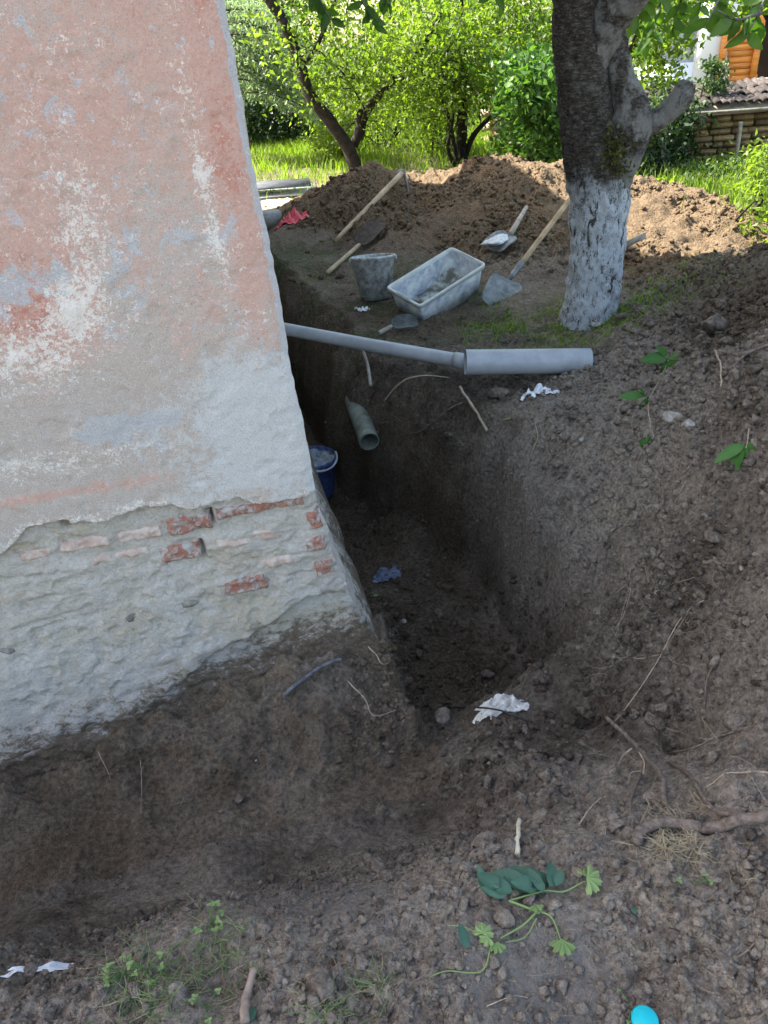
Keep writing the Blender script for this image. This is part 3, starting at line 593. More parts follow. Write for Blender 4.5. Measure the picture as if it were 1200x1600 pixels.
# bricks showing in the footing
def wall_off(u_, z_):
    i = np.argmin(abs(ug-u_)); j = np.argmin(abs(zg-z_)); return W3[j, i], off[j, i]
def brick(px, py, L_, h_, m=BRICKM, pro=.003, seed=0):
    ua, zt_ = wall_uz(px, py); nu = max(8, int(L_/.006)); nz = max(7, int(h_/.005)); P = np.zeros((nz, nu, 3)); rn = np.random.default_rng(seed)
    for a in range(nz):
        for b in range(nu):
            pr_ = pro+.002
            fa, fb = a/(nz-1), b/(nu-1); u_ = ua+fb*L_; z_ = zt_-(1-fa)*h_
            if a in (0, nz-1): z_ += .005*vnoise(np.array([u_*45]), np.array([a*9.]), 0, seed)[0]
            if b in (0, nu-1): u_ += .006*vnoise(np.array([z_*60]), np.array([b*9.]), 0, seed)[0]
            bs, _o = wall_off(min(max(u_, -1.4), 0), z_)
            dpt = pr_+.0055*fbm(np.array([u_*34]), np.array([z_*34]), 0, 3, seed)[0]-(.016 if (a in (0, nz-1) or b in (0, nu-1)) else .003*(a in (1, nz-2) or b in (1, nu-2)))
            P[a, b] = bs+E1*0-E2*dpt; P[a, b, 2] = z_
    j_, i_ = np.meshgrid(np.arange(nz-1), np.arange(nu-1), indexing='ij'); c_ = j_*nu+i_
    q_ = np.stack([c_, c_+1, c_+nu+1, c_+nu], -1).reshape(-1, 4); back = P+E2*.06; n0 = nu*nz
    ids = [b for b in range(nu)]+[a*nu+nu-1 for a in range(1, nz)]+[(nz-1)*nu+b for b in range(nu-2, -1, -1)]+[a*nu for a in range(nz-2, 0, -1)]
    sq = [[ids[i], ids[(i+1) % len(ids)], ids[(i+1) % len(ids)]+n0, ids[i]+n0] for i in range(len(ids))]
    return mesh_np('brick', np.vstack([P.reshape(-1, 3), back.reshape(-1, 3)]), [np.vstack([q_, sq])], m, house, True)
for k_, (a, b, c, d, m_, pr) in enumerate([(334, 794, .270, .040, BRICKM, .0065), (256, 811, .135, .062, BRICKM, .006), (244, 856, .122, .058, BRICKM, .006), (342, 904, .128, .058, BRICKM, .008), (472, 800, .045, .062, BRICKM, .006),
        (464, 838, .068, .060, BRICKM, .006), (474, 878, .066, .055, BRICKM, .004), (178, 832, .135, .045, BRICKP, .002), (88, 848, .145, .040, BRICKP, .002), (25, 862, .10, .038, BRICKP, .002), (140, 868, .17, .035, BRICKP, .001),
        (503, 905, .04, .045, BRICKM, -.001), (392, 872, .11, .040, BRICKP, .0), (330, 838, .2, .045, BRICKP, -.001)]):
    brick(a, b, c, d, m_, pr, seed=k_)
def rock(name, c, size, m, seed, squash=.7, parent=None, tmpl=None, rough=.22):
    v, f = tmpl or ICO3; r_ = np.random.default_rng(seed); o3 = r_.uniform(0, 50, 3)
    vv = v+o3; n = fbm(vv[:, 0]*1.1, vv[:, 1]*1.1, vv[:, 2]*1.1, 3, seed); v2 = v*(1+rough*n[:, None])
    for _ in range(9):
        nn_ = r_.normal(size=3); nn_ /= np.linalg.norm(nn_); dd_ = r_.uniform(.55, .88); ex = np.clip(v2@nn_-dd_, 0, 9); v2 = v2-ex[:, None]*nn_*.92
    v2 = v2*(1+.05*r_.normal(size=(len(v2), 1)))
    v2 = v2*np.array([1, r_.uniform(.7, .95), squash]); a = r_.uniform(0, 6.28); ca, sa = math.cos(a), math.sin(a)
    v2 = v2@np.array([[ca, -sa, 0], [sa, ca, 0], [0, 0, 1]]).T
    if parent is None:
        o = mesh_np(name, v2*size, f, m, None, False); o.location = c; return o
    return mesh_np(name, v2*size+np.array(c), f, m, parent, True)
for i, (px, py, sz) in enumerate([(202, 958, .030), (290, 937, .030), (8, 1008, .028), (540, 972, .026)]):
    u_, z_ = wall_uz(px, py); bs, o_ = wall_off(u_, z_)
    rock('stone', bs+E2*.012+np.array([0, 0, 0]), sz, GSTONE, 50+i, .62, house)
settle(house)

# ------------------------------------------------------------------ small builders
def frame_from(d, up=(0, 0, 1)):
    d = np.array(d, float); d /= np.linalg.norm(d); x = np.cross(up, d); x /= np.linalg.norm(x); y = np.cross(d, x); return np.stack([x, y, d], 1)
def rod(name, a, b, r0, r1, m, parent=None, seg=12, n=10, bend=0.0, seed=0):
    a = np.array(a); b = np.array(b); t = np.linspace(0, 1, n)[:, None]; P = a*(1-t)+b*t
    P = P+bend*np.sin(t*math.pi)*np.array([0, 0, 1])
    k_ = MB(); k_.tube(P, np.linspace(r0, r1, n), seg, True, .05, seed); return k_.build(name, m, parent, True)
def lathe(prof, c, axis, seg=40):   # prof list (r, h)
    Fm = frame_from(axis, (0, 1, 0)); V_ = []; ang = np.linspace(0, 2*math.pi, seg, endpoint=False)
    for r_, h in prof: V_.append(np.stack([np.cos(ang)*r_, np.sin(ang)*r_, np.full(seg, h)], 1))
    V_ = np.vstack(V_)@Fm.T+np.array(c); n = len(prof); i, j = np.meshgrid(np.arange(n-1), np.arange(seg), indexing='ij'); j2 = (j+1) % seg
    return V_, np.stack([i*seg+j, i*seg+j2, (i+1)*seg+j2, (i+1)*seg+j], -1).reshape(-1, 4)
def px_at(px, py, D): return PD(px, py, D)

# ---------------- galvanised bucket
bl = hit(588, 468); bz = bl.copy(); bz[2] += .005
bk = empty('metal_bucket', bz, 'dirty galvanised bucket standing between the pickaxe and the plastic tub', 'bucket')
axis = np.array([-.02, .16, 1.]); axis /= np.linalg.norm(axis)
prof = [(0, .006), (.088, .006), (.090, 0), (.094, .0), (.100, .03), (.106, .035), (.143, .255), (.149, .262), (.149, .272), (.143, .275), (.138, .262), (.101, .04), (0, .03)]
v, q = lathe(prof, bz, axis); k_ = MB(); k_.add(v, q); k_.build('body', GALV, bk, True)
Fm = frame_from(axis, (0, 1, 0))
for sgn in (-1, 1):
    k_ = MB(); k_.box(bz+Fm@np.array([sgn*.151, 0, .25]), (.012, .03, .035), Fm); k_.build('handle_lug', GALV, bk)
ang = np.linspace(0, math.pi, 20); k_ = MB(); k_.tube([bz+Fm@np.array([.155*math.cos(a), .150*math.sin(a), .262+.012*math.sin(a)]) for a in ang], .003, 6); k_.build('bail_handle', IRON, bk, True)
settle(bk)
# ---------------- plastic tub
zb = 0.; L, Wd, TH_ = .56, .315, .186; ctr = np.array([.439, 4.824, .031])
TM = np.array(Matrix.Rotation(.612, 3, 'Z')@Matrix.Rotation(-.253, 3, 'Y')@Matrix.Rotation(.199, 3, 'X')); lx, ly, lz = TM[:, 0], TM[:, 1], TM[:, 2]
tub = empty('mortar_tub', ctr, 'rectangular translucent plastic tub smeared with grey mortar', 'tub')
def rr(Lx, Wy, r_, z_, n=6):
    out = []
    for cx_, cy_, a0 in ((Lx/2-r_, Wy/2-r_, 0), (-Lx/2+r_, Wy/2-r_, 90), (-Lx/2+r_, -Wy/2+r_, 180), (Lx/2-r_, -Wy/2+r_, 270)):
        for t in np.linspace(0, 90, n): a = R(a0+t); out.append(ctr+lx*(cx_+r_*math.cos(a))+ly*(cy_+r_*math.sin(a))+lz*z_)
    return np.array(out)
def loft(loops, capb=True, capt=False):
    n = len(loops[0]); V_ = np.vstack(loops); i, j = np.meshgrid(np.arange(len(loops)-1), np.arange(n), indexing='ij'); j2 = (j+1) % n
    q_ = np.stack([i*n+j, i*n+j2, (i+1)*n+j2, (i+1)*n+j], -1).reshape(-1, 4); t = []
    m0 = len(V_)
    if capb: V_ = np.vstack([V_, loops[0].mean(0)]); t += [[len(V_)-1, (k_+1) % n, k_] for k_ in range(n)]
    if capt: V_ = np.vstack([V_, loops[-1].mean(0)]); b_ = (len(loops)-1)*n; t += [[len(V_)-1, b_+k_, b_+(k_+1) % n] for k_ in range(n)]
    return V_, q_, t
k_ = MB(); V_, q_, t_ = loft([rr(L-.09, Wd-.055, .018, zb), rr(L-.03, Wd-.025, .024, zb+.175), rr(L-.036, Wd-.031, .022, zb+.175), rr(L-.10, Wd-.065, .016, zb+.01)], True, True); k_.add(V_, q_, t_); k_.build('body', TUBM, tub, True)
k_ = MB(); V_, q_, t_ = loft([rr(L-.030, Wd-.026, .024, zb+.160), rr(L-.004, Wd-.004, .026, zb+.164), rr(L, Wd, .026, zb+.184), rr(L-.004, Wd-.004, .026, zb+.188), rr(L-.028, Wd-.028, .02, zb+.186), rr(L-.038, Wd-.034, .02, zb+.165)], False, False); k_.add(V_, q_, t_); k_.build('rim', TUBR, tub, True)
for e in (-1, 1):
    k_ = MB(); k_.tube([ctr+lz*.188+lx*e*(L/2-.010)+ly*t for t in (-.06, -.05, .05, .06)], [.003, .005, .005, .003], 8); k_.build('handle', TUBR, tub, True)
fl = []
gi = np.linspace(-1, 1, 26); gj = np.linspace(-1, 1, 18); GI, GJ = np.meshgrid(gi, gj)
hz_ = zb+.018+.045*np.clip(GI, 0, 1)**1.5+.016*fbm(GI*3, GJ*3, 0, 4, 3)+.02*np.abs(GJ)**4
Vm = ctr+lx*(GI*(L/2-.052))[..., None]+ly*(GJ*(Wd/2-.036))[..., None]+lz*hz_[..., None]
j_, i_ = np.meshgrid(np.arange(17), np.arange(25), indexing='ij'); c_ = j_*26+i_
mesh_np('mortar_residue', Vm.reshape(-1, 3), np.stack([c_, c_+1, c_+27, c_+26], -1).reshape(-1, 4), TUBI, tub, True)
settle(tub)
pa = ctr+lz*.075-lx*(L/2-.06)-ly*.075; pb = ctr+lz*.06+lx*.08-ly*.075
k_ = MB(); k_.tube([pa, pb], .026, 20); tag(k_.build('pipe_offcut', PVC, None, True), 'short grey pipe offcut lying inside the plastic tub', 'pipe')

# ---------------- tools
def tool(name, label, cat): return empty(name, (0, 0, 0), label, cat)
def finish(e, base):
    e.location = base; settle(e)
def blade(name, base, d, nrm, Lb, W0, W1, m, parent, curve=.02, tip=.25, tk=.003):
    d = np.array(d)/np.linalg.norm(d); nrm = np.array(nrm, float); nrm = nrm-d*(nrm@d); nrm /= np.linalg.norm(nrm); s_ = np.cross(d, nrm)
    nu, nv = 13, 15; P = []
    for side in (0, 1):
        for i in range(nv):
            t = i/(nv-1); ww = (W0+(W1-W0)*min(t/.25, 1))*(1 if t < 1-tip else math.sqrt(max(.0, 1-((t-(1-tip))/tip)**2*.75)))
            if t < .06: ww *= .75+4*t
            for j in range(nu):
                q_ = j/(nu-1)*2-1; P.append(np.array(base)+d*t*Lb+s_*q_*ww/2+nrm*(curve*q_*q_+.012*math.sin(t*3)-side*tk))
    n0 = nu*nv; Qs = []
    for i in range(nv-1):
        for j in range(nu-1): c = i*nu+j; Qs += [[c, c+1, c+nu+1, c+nu], [n0+c, n0+c+nu, n0+c+nu+1, n0+c+1]]
    per = [j for j in range(nu)]+[i*nu+nu-1 for i in range(1, nv)]+[(nv-1)*nu+j for j in range(nu-2, -1, -1)]+[i*nu for i in range(nv-2, 0, -1)]
    for i in range(len(per)): a, b = per[i], per[(i+1) % len(per)]; Qs.append([a, a+n0, b+n0, b])
    return mesh_np(name, P, [np.array(Qs)], m, parent, True)
# pickaxe on the heap
a = hit(524, 390, lift=.035); b = hit(630, 299, lift=.09)
tt_ = np.linspace(0, 1, 60)[:, None]; ln_ = a*(1-tt_)+b*tt_; up_ = max(0, float((gsample(Z, ln_[:, 0], ln_[:, 1])-ln_[:, 2]).max())+.016); a[2] += up_*.5; b[2] += up_
t = tool('pickaxe', 'pickaxe with a long wooden handle lying on the left slope of the soil heap', 'pickaxe')
rod('handle', a, b+(b-a)*.02, .016, .024, WOOD, t, bend=0)
h0 = hit(606, 293); hd = frame_from(b-a)
g1 = PD(605, 293, b[1]+.02); g2 = PD(641, 315, b[1]-.08); mid = (b*1.0); k_ = MB(); k_.tube(smooth_path([g1, mid+(b-a)*.0+[0, 0, .012], g2], 16), np.interp(np.linspace(0, 1, 16), [0, .4, .5, .6, 1], [.004, .015, .026, .015, .005]), 8); k_.build('head', IRON, t, True)
finish(t, a)
# half hidden spade
a = hit(511, 431, lift=.02); b = hit(562, 392, lift=.04)
t = tool('spade', 'old dark spade with a short light handle under the pickaxe handle', 'spade'); rod('handle', a, b, .017, .016, WOOD, t)
c = hit(583, 372, lift=.05); blade('blade', b, c-b, (0, -.3, 1), .27, .12, .19, simple('rusty_iron', (.035, .028, .022), (.08, .06, .045), 30, .8), t, .02); finish(t, a)
# long spade leaning on the heap by the tree
a = hit(778, 487, lift=.02); b = hit(797, 440, lift=.055); top = PD(900, 299, 5.55)
t = tool('spade', 'spade with a grey blade and long wooden handle leaning towards the whitewashed tree', 'spade')
bs = PD(793, 440, 4.98); d = top-bs; 
rod('handle', bs+d*.18, top, .018, .017, WOOD, t, n=14); k_ = MB(); k_.tube([bs-d*.02, bs+d*.08, bs+d*.2], [.012, .019, .021], 12); k_.build('socket', IRON, t, True)
ed_ = PD(773, 490, 4.76)+np.array([0, 0, .03]); blade('blade', bs+[0, -.02, .02], ed_-bs, (0, -.9, .6), .29, .19, .225, IRON, t, .014, .12)
k_ = MB(); k_.tube([bs+d*.17, bs+d*.19+np.array([.03, -.01, -.02])], [.006, .004], 6); k_.build('rivet', IRON, t); finish(t, ed_)
# mortar shovel
t = tool('mortar_shovel', 'small shovel with its blade heaped with white mortar on the soil heap', 'shovel')
a = hit(797, 376, lift=.04); b = hit(822, 335, lift=.05); rod('handle', a, b, .020, .015, WOODG, t)
c = hit(768, 395, lift=.025); blade('blade', a, c-a, (0, -.3, 1), .20, .15, .19, IRON, t, .01, .2)
n = 22; pts = []; 
rk = rock('mortar', (hit(777, 388, lift=.05)), .12, MORTAR, 5, .30, t, None, .5); finish(t, a)
# trowel-shovel by the thin pipe
t = tool('hand_shovel', 'small dark shovel lying just behind the thin grey pipe', 'shovel'); a = hit(592, 526, lift=.02); b = hit(612, 518, lift=.03)
rod('handle', a, b, .013, .013, WOODG, t); c = hit(645, 514, lift=.03); blade('blade', b, c-b, (0, -.5, 1), .16, .07, .11, simple('tarred_steel', (.04, .045, .045), (.10, .11, .11), 30, .6), t, .02, .3); finish(t, a)
# lath behind the tree
k_ = MB(); a = PD(966, 388, 4.75); b = PD(1008, 368, 4.9); k_.box((a+b)/2, (.012, .035, np.linalg.norm(b-a)), frame_from(b-a)); tag(k_.build('wooden_lath', WOODG), 'short pale wooden lath sticking out right of the whitewashed trunk', 'lath')
# stake in the trench edge
a = PD(564, 540, 4.15); b = PD(579, 602, 3.85); k_ = MB(); k_.tube(smooth_path([a, (a+b)/2+[.01, 0, .005], b], 8), [.009]*8, 8, True, .1); tag(k_.build('wooden_stake', WOODG, None, True), 'thin grey stake leaning on the trench edge below the thin pipe', 'stake')

# ---------------- pipes
def pipe(name, pts, r_, m, label, wall=.004, seg=32, collar=None):
    e = empty(name, pts[0], label, 'pipe'); pts = np.asarray(pts, float); n = len(pts)
    k_ = MB(); k_.tube(pts, r_, seg, False); k_.tube(pts[::-1], r_-wall, seg, False)
    for end, sg in ((0, 1), (n-1, -1)):
        t_ = pts[1]-pts[0] if end == 0 else pts[-1]-pts[-2]; t_ = t_/np.linalg.norm(t_)
        x = np.cross(t_, (0, 0, 1)); x /= np.linalg.norm(x); y = np.cross(t_, x); an = np.linspace(0, 2*math.pi, seg, endpoint=False)
        o_ = pts[end]+(np.cos(an)[:, None]*x+np.sin(an)[:, None]*y)*r_; i_ = pts[end]+(np.cos(an)[:, None]*x+np.sin(an)[:, None]*y)*(r_-wall)
        k_.add(np.vstack([o_, i_]), [[j, (j+1) % seg, seg+(j+1) % seg, seg+j] for j in range(seg)])
    k_.build('tube', m, e, True)
    if collar: 
        k_ = MB(); k_.tube(collar[0], collar[1], seg, True); k_.build('collar', m, e, True)
    settle(e); return e
p0 = Pz(450, 515, .085); p1 = Pz(716, 563, .06); dd = (p1-p0)/np.linalg.norm(p1-p0); p00 = p0-dd*.33
pipe('drain_pipe', [p00, p0, (p0+p1)/2+np.array([0, 0, -.004]), p1+dd*.03], .035, PVC, 'thin light grey drain pipe bridging the trench from the house wall', collar=([p1-dd*.02, p1+dd*.045], .040))
t0_ = Pz(727, 566, .095); t1_ = Pz(921, 564, .058); pipe('drain_pipe', [t0_, (t0_+t1_)/2, t1_], .062, PVC, 'thick short grey drain pipe lying on the ground with its end in the heap')
s0 = PD(577, 690, 3.72); s1 = PD(553, 625, 4.15); pipe('drain_pipe', [s0, (s0+s1)/2, s1], .055, PVCD, 'muddy old pipe stub sticking out of the trench bank', .006)

# ---------------- blue bucket in trench
c = PD(498, 775, 4.0); zf = -.86; bb = PD(494, 770, 4.02)
bb[2] = max(bb[2], zf)
e = empty('plastic_bucket', bb, 'dark blue plastic bucket full of mortar rags half hidden by the house corner', 'bucket')
ax = np.array([0, .02, 1.]); ax /= np.linalg.norm(ax)
v, q = lathe([(0, .0), (.105, 0), (.112, .01), (.135, .22), (.145, .225), (.145, .245), (.138, .245), (.130, .19)], bb, ax); k_ = MB(); k_.add(v, q); k_.build('body', BLUEM, e, True)
fi = np.linspace(-1, 1, 30); FI, FJ = np.meshgrid(fi, fi); rr_ = np.hypot(FI, FJ); sc = np.where(rr_ > 1, 1/np.maximum(rr_, 1e-6), 1)
VV = np.stack([FI*sc*.134+bb[0], FJ*sc*.134+bb[1], bb[2]+.225+.03*fbm(FI*2.5, FJ*2.5, 0, 4, 9)], -1); j_, i_ = np.meshgrid(np.arange(29), np.arange(29), indexing='ij'); c_ = j_*30+i_
mesh_np('mortar', VV.reshape(-1, 3), np.stack([c_, c_+1, c_+31, c_+30], -1).reshape(-1, 4), simple('setting_mortar', (.14, .17, .19), (.36, .40, .43), 30, .6, .5, .006), e, True)
an = np.linspace(-.3, 1.6, 14); k_ = MB(); k_.tube([bb+np.array([.147*math.cos(a), -.147*math.sin(a), .235-.02*math.sin(a*2)]) for a in an], .007, 8, True, .3); k_.build('mortar_spill', MORTAR, e, True); settle(e)
# boards on far lawn
def slab(name, pts, th, m, label, cat):
    th = th*.4; P = np.array(pts); k_ = MB(); V_ = np.vstack([P, P+np.array([0, 0, th])]); n = len(P)
    k_.add(V_, [[3, 2, 1, 0], [4, 5, 6, 7]]+[[i, (i+1) % 4, (i+1) % 4+4, i+4] for i in range(4)]); return tag(k_.build(name, m), label, cat)
zl = gz(-1, 9.6)+.02
slab('metal_sheet', [Pz(330, 318, zl), Pz(497, 303, zl), Pz(492, 289, zl), Pz(330, 296, zl)], .05, SHEET, 'pale shiny sheet lying on the sunlit ground beside the house corner', 'sheet')
slab('board', [Pz(330, 303, zl+.1), Pz(486, 291, zl+.1), Pz(484, 281, zl+.1), Pz(330, 290, zl+.1)], .05, SHEETD, 'dark grey board stacked behind the pale sheet', 'board')
cb = hit(425, 352); k_ = MB(); k_.box(cb+np.array([-.02, .0, .05]), (.22, .16, .13), np.array(Matrix.Rotation(.25, 3, 'Z'))); o = k_.build('concrete_block', CONC); tag(o, 'grey concrete block next to the red plastic by the house', 'block')
def crumple(name, c, sx, sy, h, m, label, cat, seed, n=26, rot=0):
    g = np.linspace(-1, 1, n); a, b = np.meshgrid(g, g); edge_ = 1+.35*fbm(a*1.5+seed, b*1.5, 0, 2, seed); ca, sa = math.cos(rot), math.sin(rot)
    X = a*sx*edge_; Y = b*sy*edge_; x = c[0]+X*ca-Y*sa; y = c[1]+X*sa+Y*ca
    z = gsample(Z, x.ravel(), y.ravel()).reshape(x.shape)+.004+h*(np.abs(fbm(a*2.2+seed, b*2.2, 0, 4, seed+1)))*(1.1-np.maximum(abs(a), abs(b))*.7)
    V_ = np.stack([x, y, z], -1); keep = (np.hypot(a, b)+.35*vnoise(a*3, b*3, 0, seed) < 1.05)
    j_, i_ = np.meshgrid(np.arange(n-1), np.arange(n-1), indexing='ij'); c_ = j_*n+i_; q_ = np.stack([c_, c_+1, c_+n+1, c_+n], -1).reshape(-1, 4)
    q_ = q_[keep[:-1, :-1].reshape(-1)]
    return tag(mesh_np(name, V_.reshape(-1, 3), q_, m, None, True), label, cat)
crumple('plastic_film', hit(455, 349), .14, .08, .09, REDP, 'crumpled red plastic beside the concrete block', 'plastic', 3)
crumple('plastic_film', hit(567, 486), .05, .03, .03, WPLAS, 'small white plastic scrap in front of the metal bucket', 'plastic', 5)
crumple('plastic_film', hit(838, 614), .10, .05, .035, WPLAS, 'torn whitish film lying just below the thick pipe', 'plastic', 8, rot=.5)
crumple('blue_film', hit(603, 900), .06, .05, .02, simple('blue_grey_film', (.06, .08, .13), (.16, .20, .28), 30, .5), 'blue grey wet film scrap on the trench floor', 'plastic', 12)
crumple('lime_smear', hit(60, 1515), .07, .012, .006, WPLAS, 'thin white lime streak at the left edge of the front trench', 'lime', 15, rot=.35)

# ---------------- stones
def stone(px, py, r_, m, label, cat='stone', sq=.6, sink=.15, name='stone', seed=None):
    c = hit(px, py); c[2] += r_*sq*(1-2*sink); return tag(rock(name, c, r_, m, seed or int(px*7+py), sq), label, cat)
crumple('mortar_lump', hit(787, 1102), .085, .034, .035, simple('white_broken_mortar', (.40, .38, .35), (.74, .72, .69), 40, .85, .8, .008), 'jagged flat white mortar lump at the near end of the trench', 'mortar lump', 21, 34, .12)
stone(692, 1126, .040, CLODM, 'grey earthy stone left of the white mortar lump'); stone(685, 960, .030, CLODM, 'larger brown stone on the trench floor')
stone(668, 955, .016, CLODM, 'small brown stone touching the larger one on the trench floor'); stone(631, 973, .016, STONE, 'pale stone on the trench floor nearest the house corner')
stone(778, 622, .055, CLODM, 'rounded earthy lump below the thick pipe left of the torn film'); stone(930, 513, .042, STONE, 'pale stone at the foot of the whitewashed tree', sink=.05)
stone(1112, 520, .075, CLODM, 'big rounded brown lump at the top of the leafy twig'); stone(1050, 660, .040, STONE, 'pale broken stone beside the lower end of the leafy twig')
stone(1076, 668, .028, STONE, 'small pale stone right of the broken stone by the twig'); stone(1158, 890, .012, STONE, 'tiny white stone on the dark right bank')
stone(1050, 1468, .018, CLODM, 'flat brown clod in the lower right foreground'); stone(500, 1540, .032, CLODM, 'large brown clod at the bottom among the straw left of the centre', sink=.3); stone(910, 690, .016, STONE, 'small white stone on the pale lumpy slope')
stone(760, 1057, .030, CLODM, 'dark clod just behind the white mortar lump'); stone(1112, 845, .030, CLODM, 'dark brown clod above the small white stone on the right bank')
stone(895, 655, .030, CLODM, 'brown clod on the pale slope below the thick pipe end'); stone(375, 1250, .018, CLODM, 'brown stone pressed into the cut soil under the wall')

# ---------------- roots and sticks
def root(pxs, r0, r1, m, label, cat='root', name='root', lift=.004, lifts=None, n=26, seg=8, wig=.0, branches=(), D=None):
    P = np.array([hit(x, y) for x, y in pxs]); 
    P[:, 2] += lift+r0
    if lifts is not None: P[:, 2] += np.array(lifts)
    P = smooth_path(P, n); s_ = rng.uniform(0, 99); tt = np.linspace(0, 1, n); amp = (.35*r0+.0012)*min(1., np.linalg.norm(P[-1]-P[0])/.25)
    P[:, 0] += amp*vnoise(tt*n/3+s_, tt*0, 0, 1); P[:, 2] += amp*vnoise(tt*n/3+s_, tt*0+5, 0, 2)
    P[:, 2] = np.maximum(P[:, 2], gsample(Z, P[:, 0], P[:, 1])+.55*r0+.001)
    if len(P) > 10:
        for _ in range(4): P[1:-1, 2] = .25*P[:-2, 2]+.5*P[1:-1, 2]+.25*P[2:, 2]
        P[:, 2] += .25*r0
    k_ = MB(); k_.tube(P, np.linspace(r0, r1, n), seg, True, .09, int(s_))
    if not branches: return tag(k_.build(name, m, None, True), label, cat)
    e = empty(name, P[0], label, cat); k_.build('stem', m, e, True)
    for bp, br0, br1, bm, *bl in branches:
        B = np.array([hit(x, y) for x, y in bp]); B[:, 2] += lift+br0
        if bl: B[:, 2] += np.array(bl[0])
        B = smooth_path(B, 16); B[:, 2] = np.maximum(B[:, 2], gsample(Z, B[:, 0], B[:, 1])+.6*br0); k_ = MB(); k_.tube(B, np.linspace(br0, br1, 16), 6, True, .2, 3); k_.build('side_root', bm, e, True)
    settle(e); return e
root([(990, 1325), (1010, 1300), (1050, 1293), (1100, 1303), (1150, 1292), (1215, 1284)], .0105, .0125, ROOTM, 'thick reddish root lying across the right foreground edge', seg=14, n=50,
     branches=[([(1180, 1283), (1120, 1275), (1100, 1255), (1075, 1215), (1046, 1198)], .007, .004, ROOTM), ([(1150, 1280), (1115, 1273)], .006, .004, ROOTM)])
root([(1038, 1262), (1032, 1225), (1005, 1195), (985, 1170), (945, 1138)], .0068, .0058, ROOTM, 'forked grey stick with torn pale bark fibres above the thick root', 'stick', 'forked_stick', n=40, lifts=[0, .01, .02, .02, .03], seg=10,
     branches=[([(988, 1310), (984, 1260), (1002, 1215), (1005, 1205)], .0035, .0045, ROOTM, [0, .01, .02, .02]), ([(986, 1180), (972, 1192), (964, 1205)], .0030, .0008, ROOTL, [.02, .02, .01]),
               ([(994, 1183), (1004, 1205), (1003, 1220)], .0028, .002, ROOTL, [.02, .03, .02]), ([(1000, 1216), (984, 1218), (981, 1230)], .002, .0008, ROOTL, [.02, .02, .01])])
root([(1043, 1180), (1080, 1172), (1130, 1153), (1205, 1142)], .002, .0036, ROOTM, 'slender root running to the right edge above the thick root', branches=[([(1120, 1158), (1095, 1130), (1105, 1145)], .001, .0006, ROOTL), ([(1112, 1160), (1090, 1185), (1070, 1200)], .0012, .0006, ROOTM)])
root([(1100, 1235), (1150, 1212), (1205, 1213)], .0012, .002, ROOTL, 'pale thin root above the soil lump at the right edge')
root([(903, 1293), (925, 1262), (940, 1250)], .0016, .0026, ROOTL, 'short pale rootlet on the soil left of the thick root')
root([(960, 1130), (995, 1085), (1030, 1030), (1060, 975), (1100, 940)], .0012, .0020, ROOTL, 'long pale hair root hanging across the dark right bank', branches=[([(1010, 1062), (1050, 1000), (1080, 950)], .001, .0006, ROOTL), ([(1040, 1010), (1050, 1035), (1100, 1055)], .001, .0006, ROOTL)])
root([(957, 990), (975, 960), (985, 915), (960, 930)], .0010, .0014, ROOTL, 'curled rootlet loop above the long hair root', branches=[([(985, 915), (975, 950), (960, 1000)], .001, .0006, ROOTL)])
root([(958, 1030), (1000, 1032), (1030, 1025)], .001, .0012, ROOTL, 'fine straight rootlet on the bank left of the hair root')
root([(985, 1340-20), (1000, 1290), (1010, 1270)], .001, .001, ROOTL, 'hair root behind the cut end of the thick root')
root([(1100, 1110), (1100, 1080), (1112, 1050), (1125, 1020)], .0035, .0018, ROOTM, 'knobbly broken root in the hollow at the right', lifts=[.0, .02, .02, .0])
root([(447, 1096), (470, 1075), (500, 1055), (535, 1038)], .0075, .0062, simple('dark_root', (.05, .05, .055), (.17, .17, .18), 40, .8, .5, .003), 'dark broken root jutting from the footing at the house corner', lifts=[.01, .012, .015, .01], seg=10)
root([(560, 1000), (585, 1035), (605, 1052), (640, 1050)], .0024, .0012, ROOTL, 'looping pale root at the broken foot of the house corner', lifts=[.02, .04, .03, .01], branches=[([(600, 1050), (608, 1062), (607, 1075)], .001, .0006, ROOTL)])
root([(545, 1075), (570, 1100), (585, 1130), (620, 1120)], .0022, .001, ROOTL, 'thin tangled root hanging below the house corner', lifts=[.02, .02, .02, .02])
root([(600, 640), (625, 610), (660, 595), (700, 593)], .0045, .003, ROOTL, 'curved pale root on the bank right of the pipe stub', lifts=[.03, .03, .02, .0])
root([(718, 625), (740, 655), (762, 677)], .006, .008, ROOTL, 'straight pale root snag pointing up from the bank edge', lifts=[.06, .04, .0], branches=[([(762, 677), (772, 680)], .008, .005, ROOTM)])
root([(618, 730), (622, 700), (660, 685), (700, 650), (722, 632)], .003, .004, ROOTM, 'bent dark root dropping down the trench bank', lifts=[.03, .04, .03, .02, .0])
root([(590, 676), (630, 675), (670, 672)], .003, .002, ROOTM, 'horizontal brown rootlet right behind the mouth of the pipe stub', lifts=[.03, .03, .02])
root([(575, 735), (595, 728), (618, 728)], .0022, .0022, ROOTM, 'short arched rootlet below the pipe stub', lifts=[.01, .04, .01])
root([(828, 718), (840, 690), (836, 672), (850, 660)], .0028, .0016, ROOTL, 'small forked white root on the bank slope', lifts=[.0, .02, .02, .01], branches=[([(838, 690), (822, 668), (812, 680)], .0014, .001, ROOTL)])
root([(700, 1113), (745, 1113), (790, 1122), (830, 1130)], .0032, .0026, simple('black_wire', (.02, .02, .02), (.05, .045, .04), 30, .6), 'dark curved root strip in front of the white mortar lump', 'root', lifts=[.01, .022, .015, .0])
root([(1098, 885), (1125, 887), (1150, 886)], .006, .005, ROOTM, 'stub of brown root beside the tiny white stone')
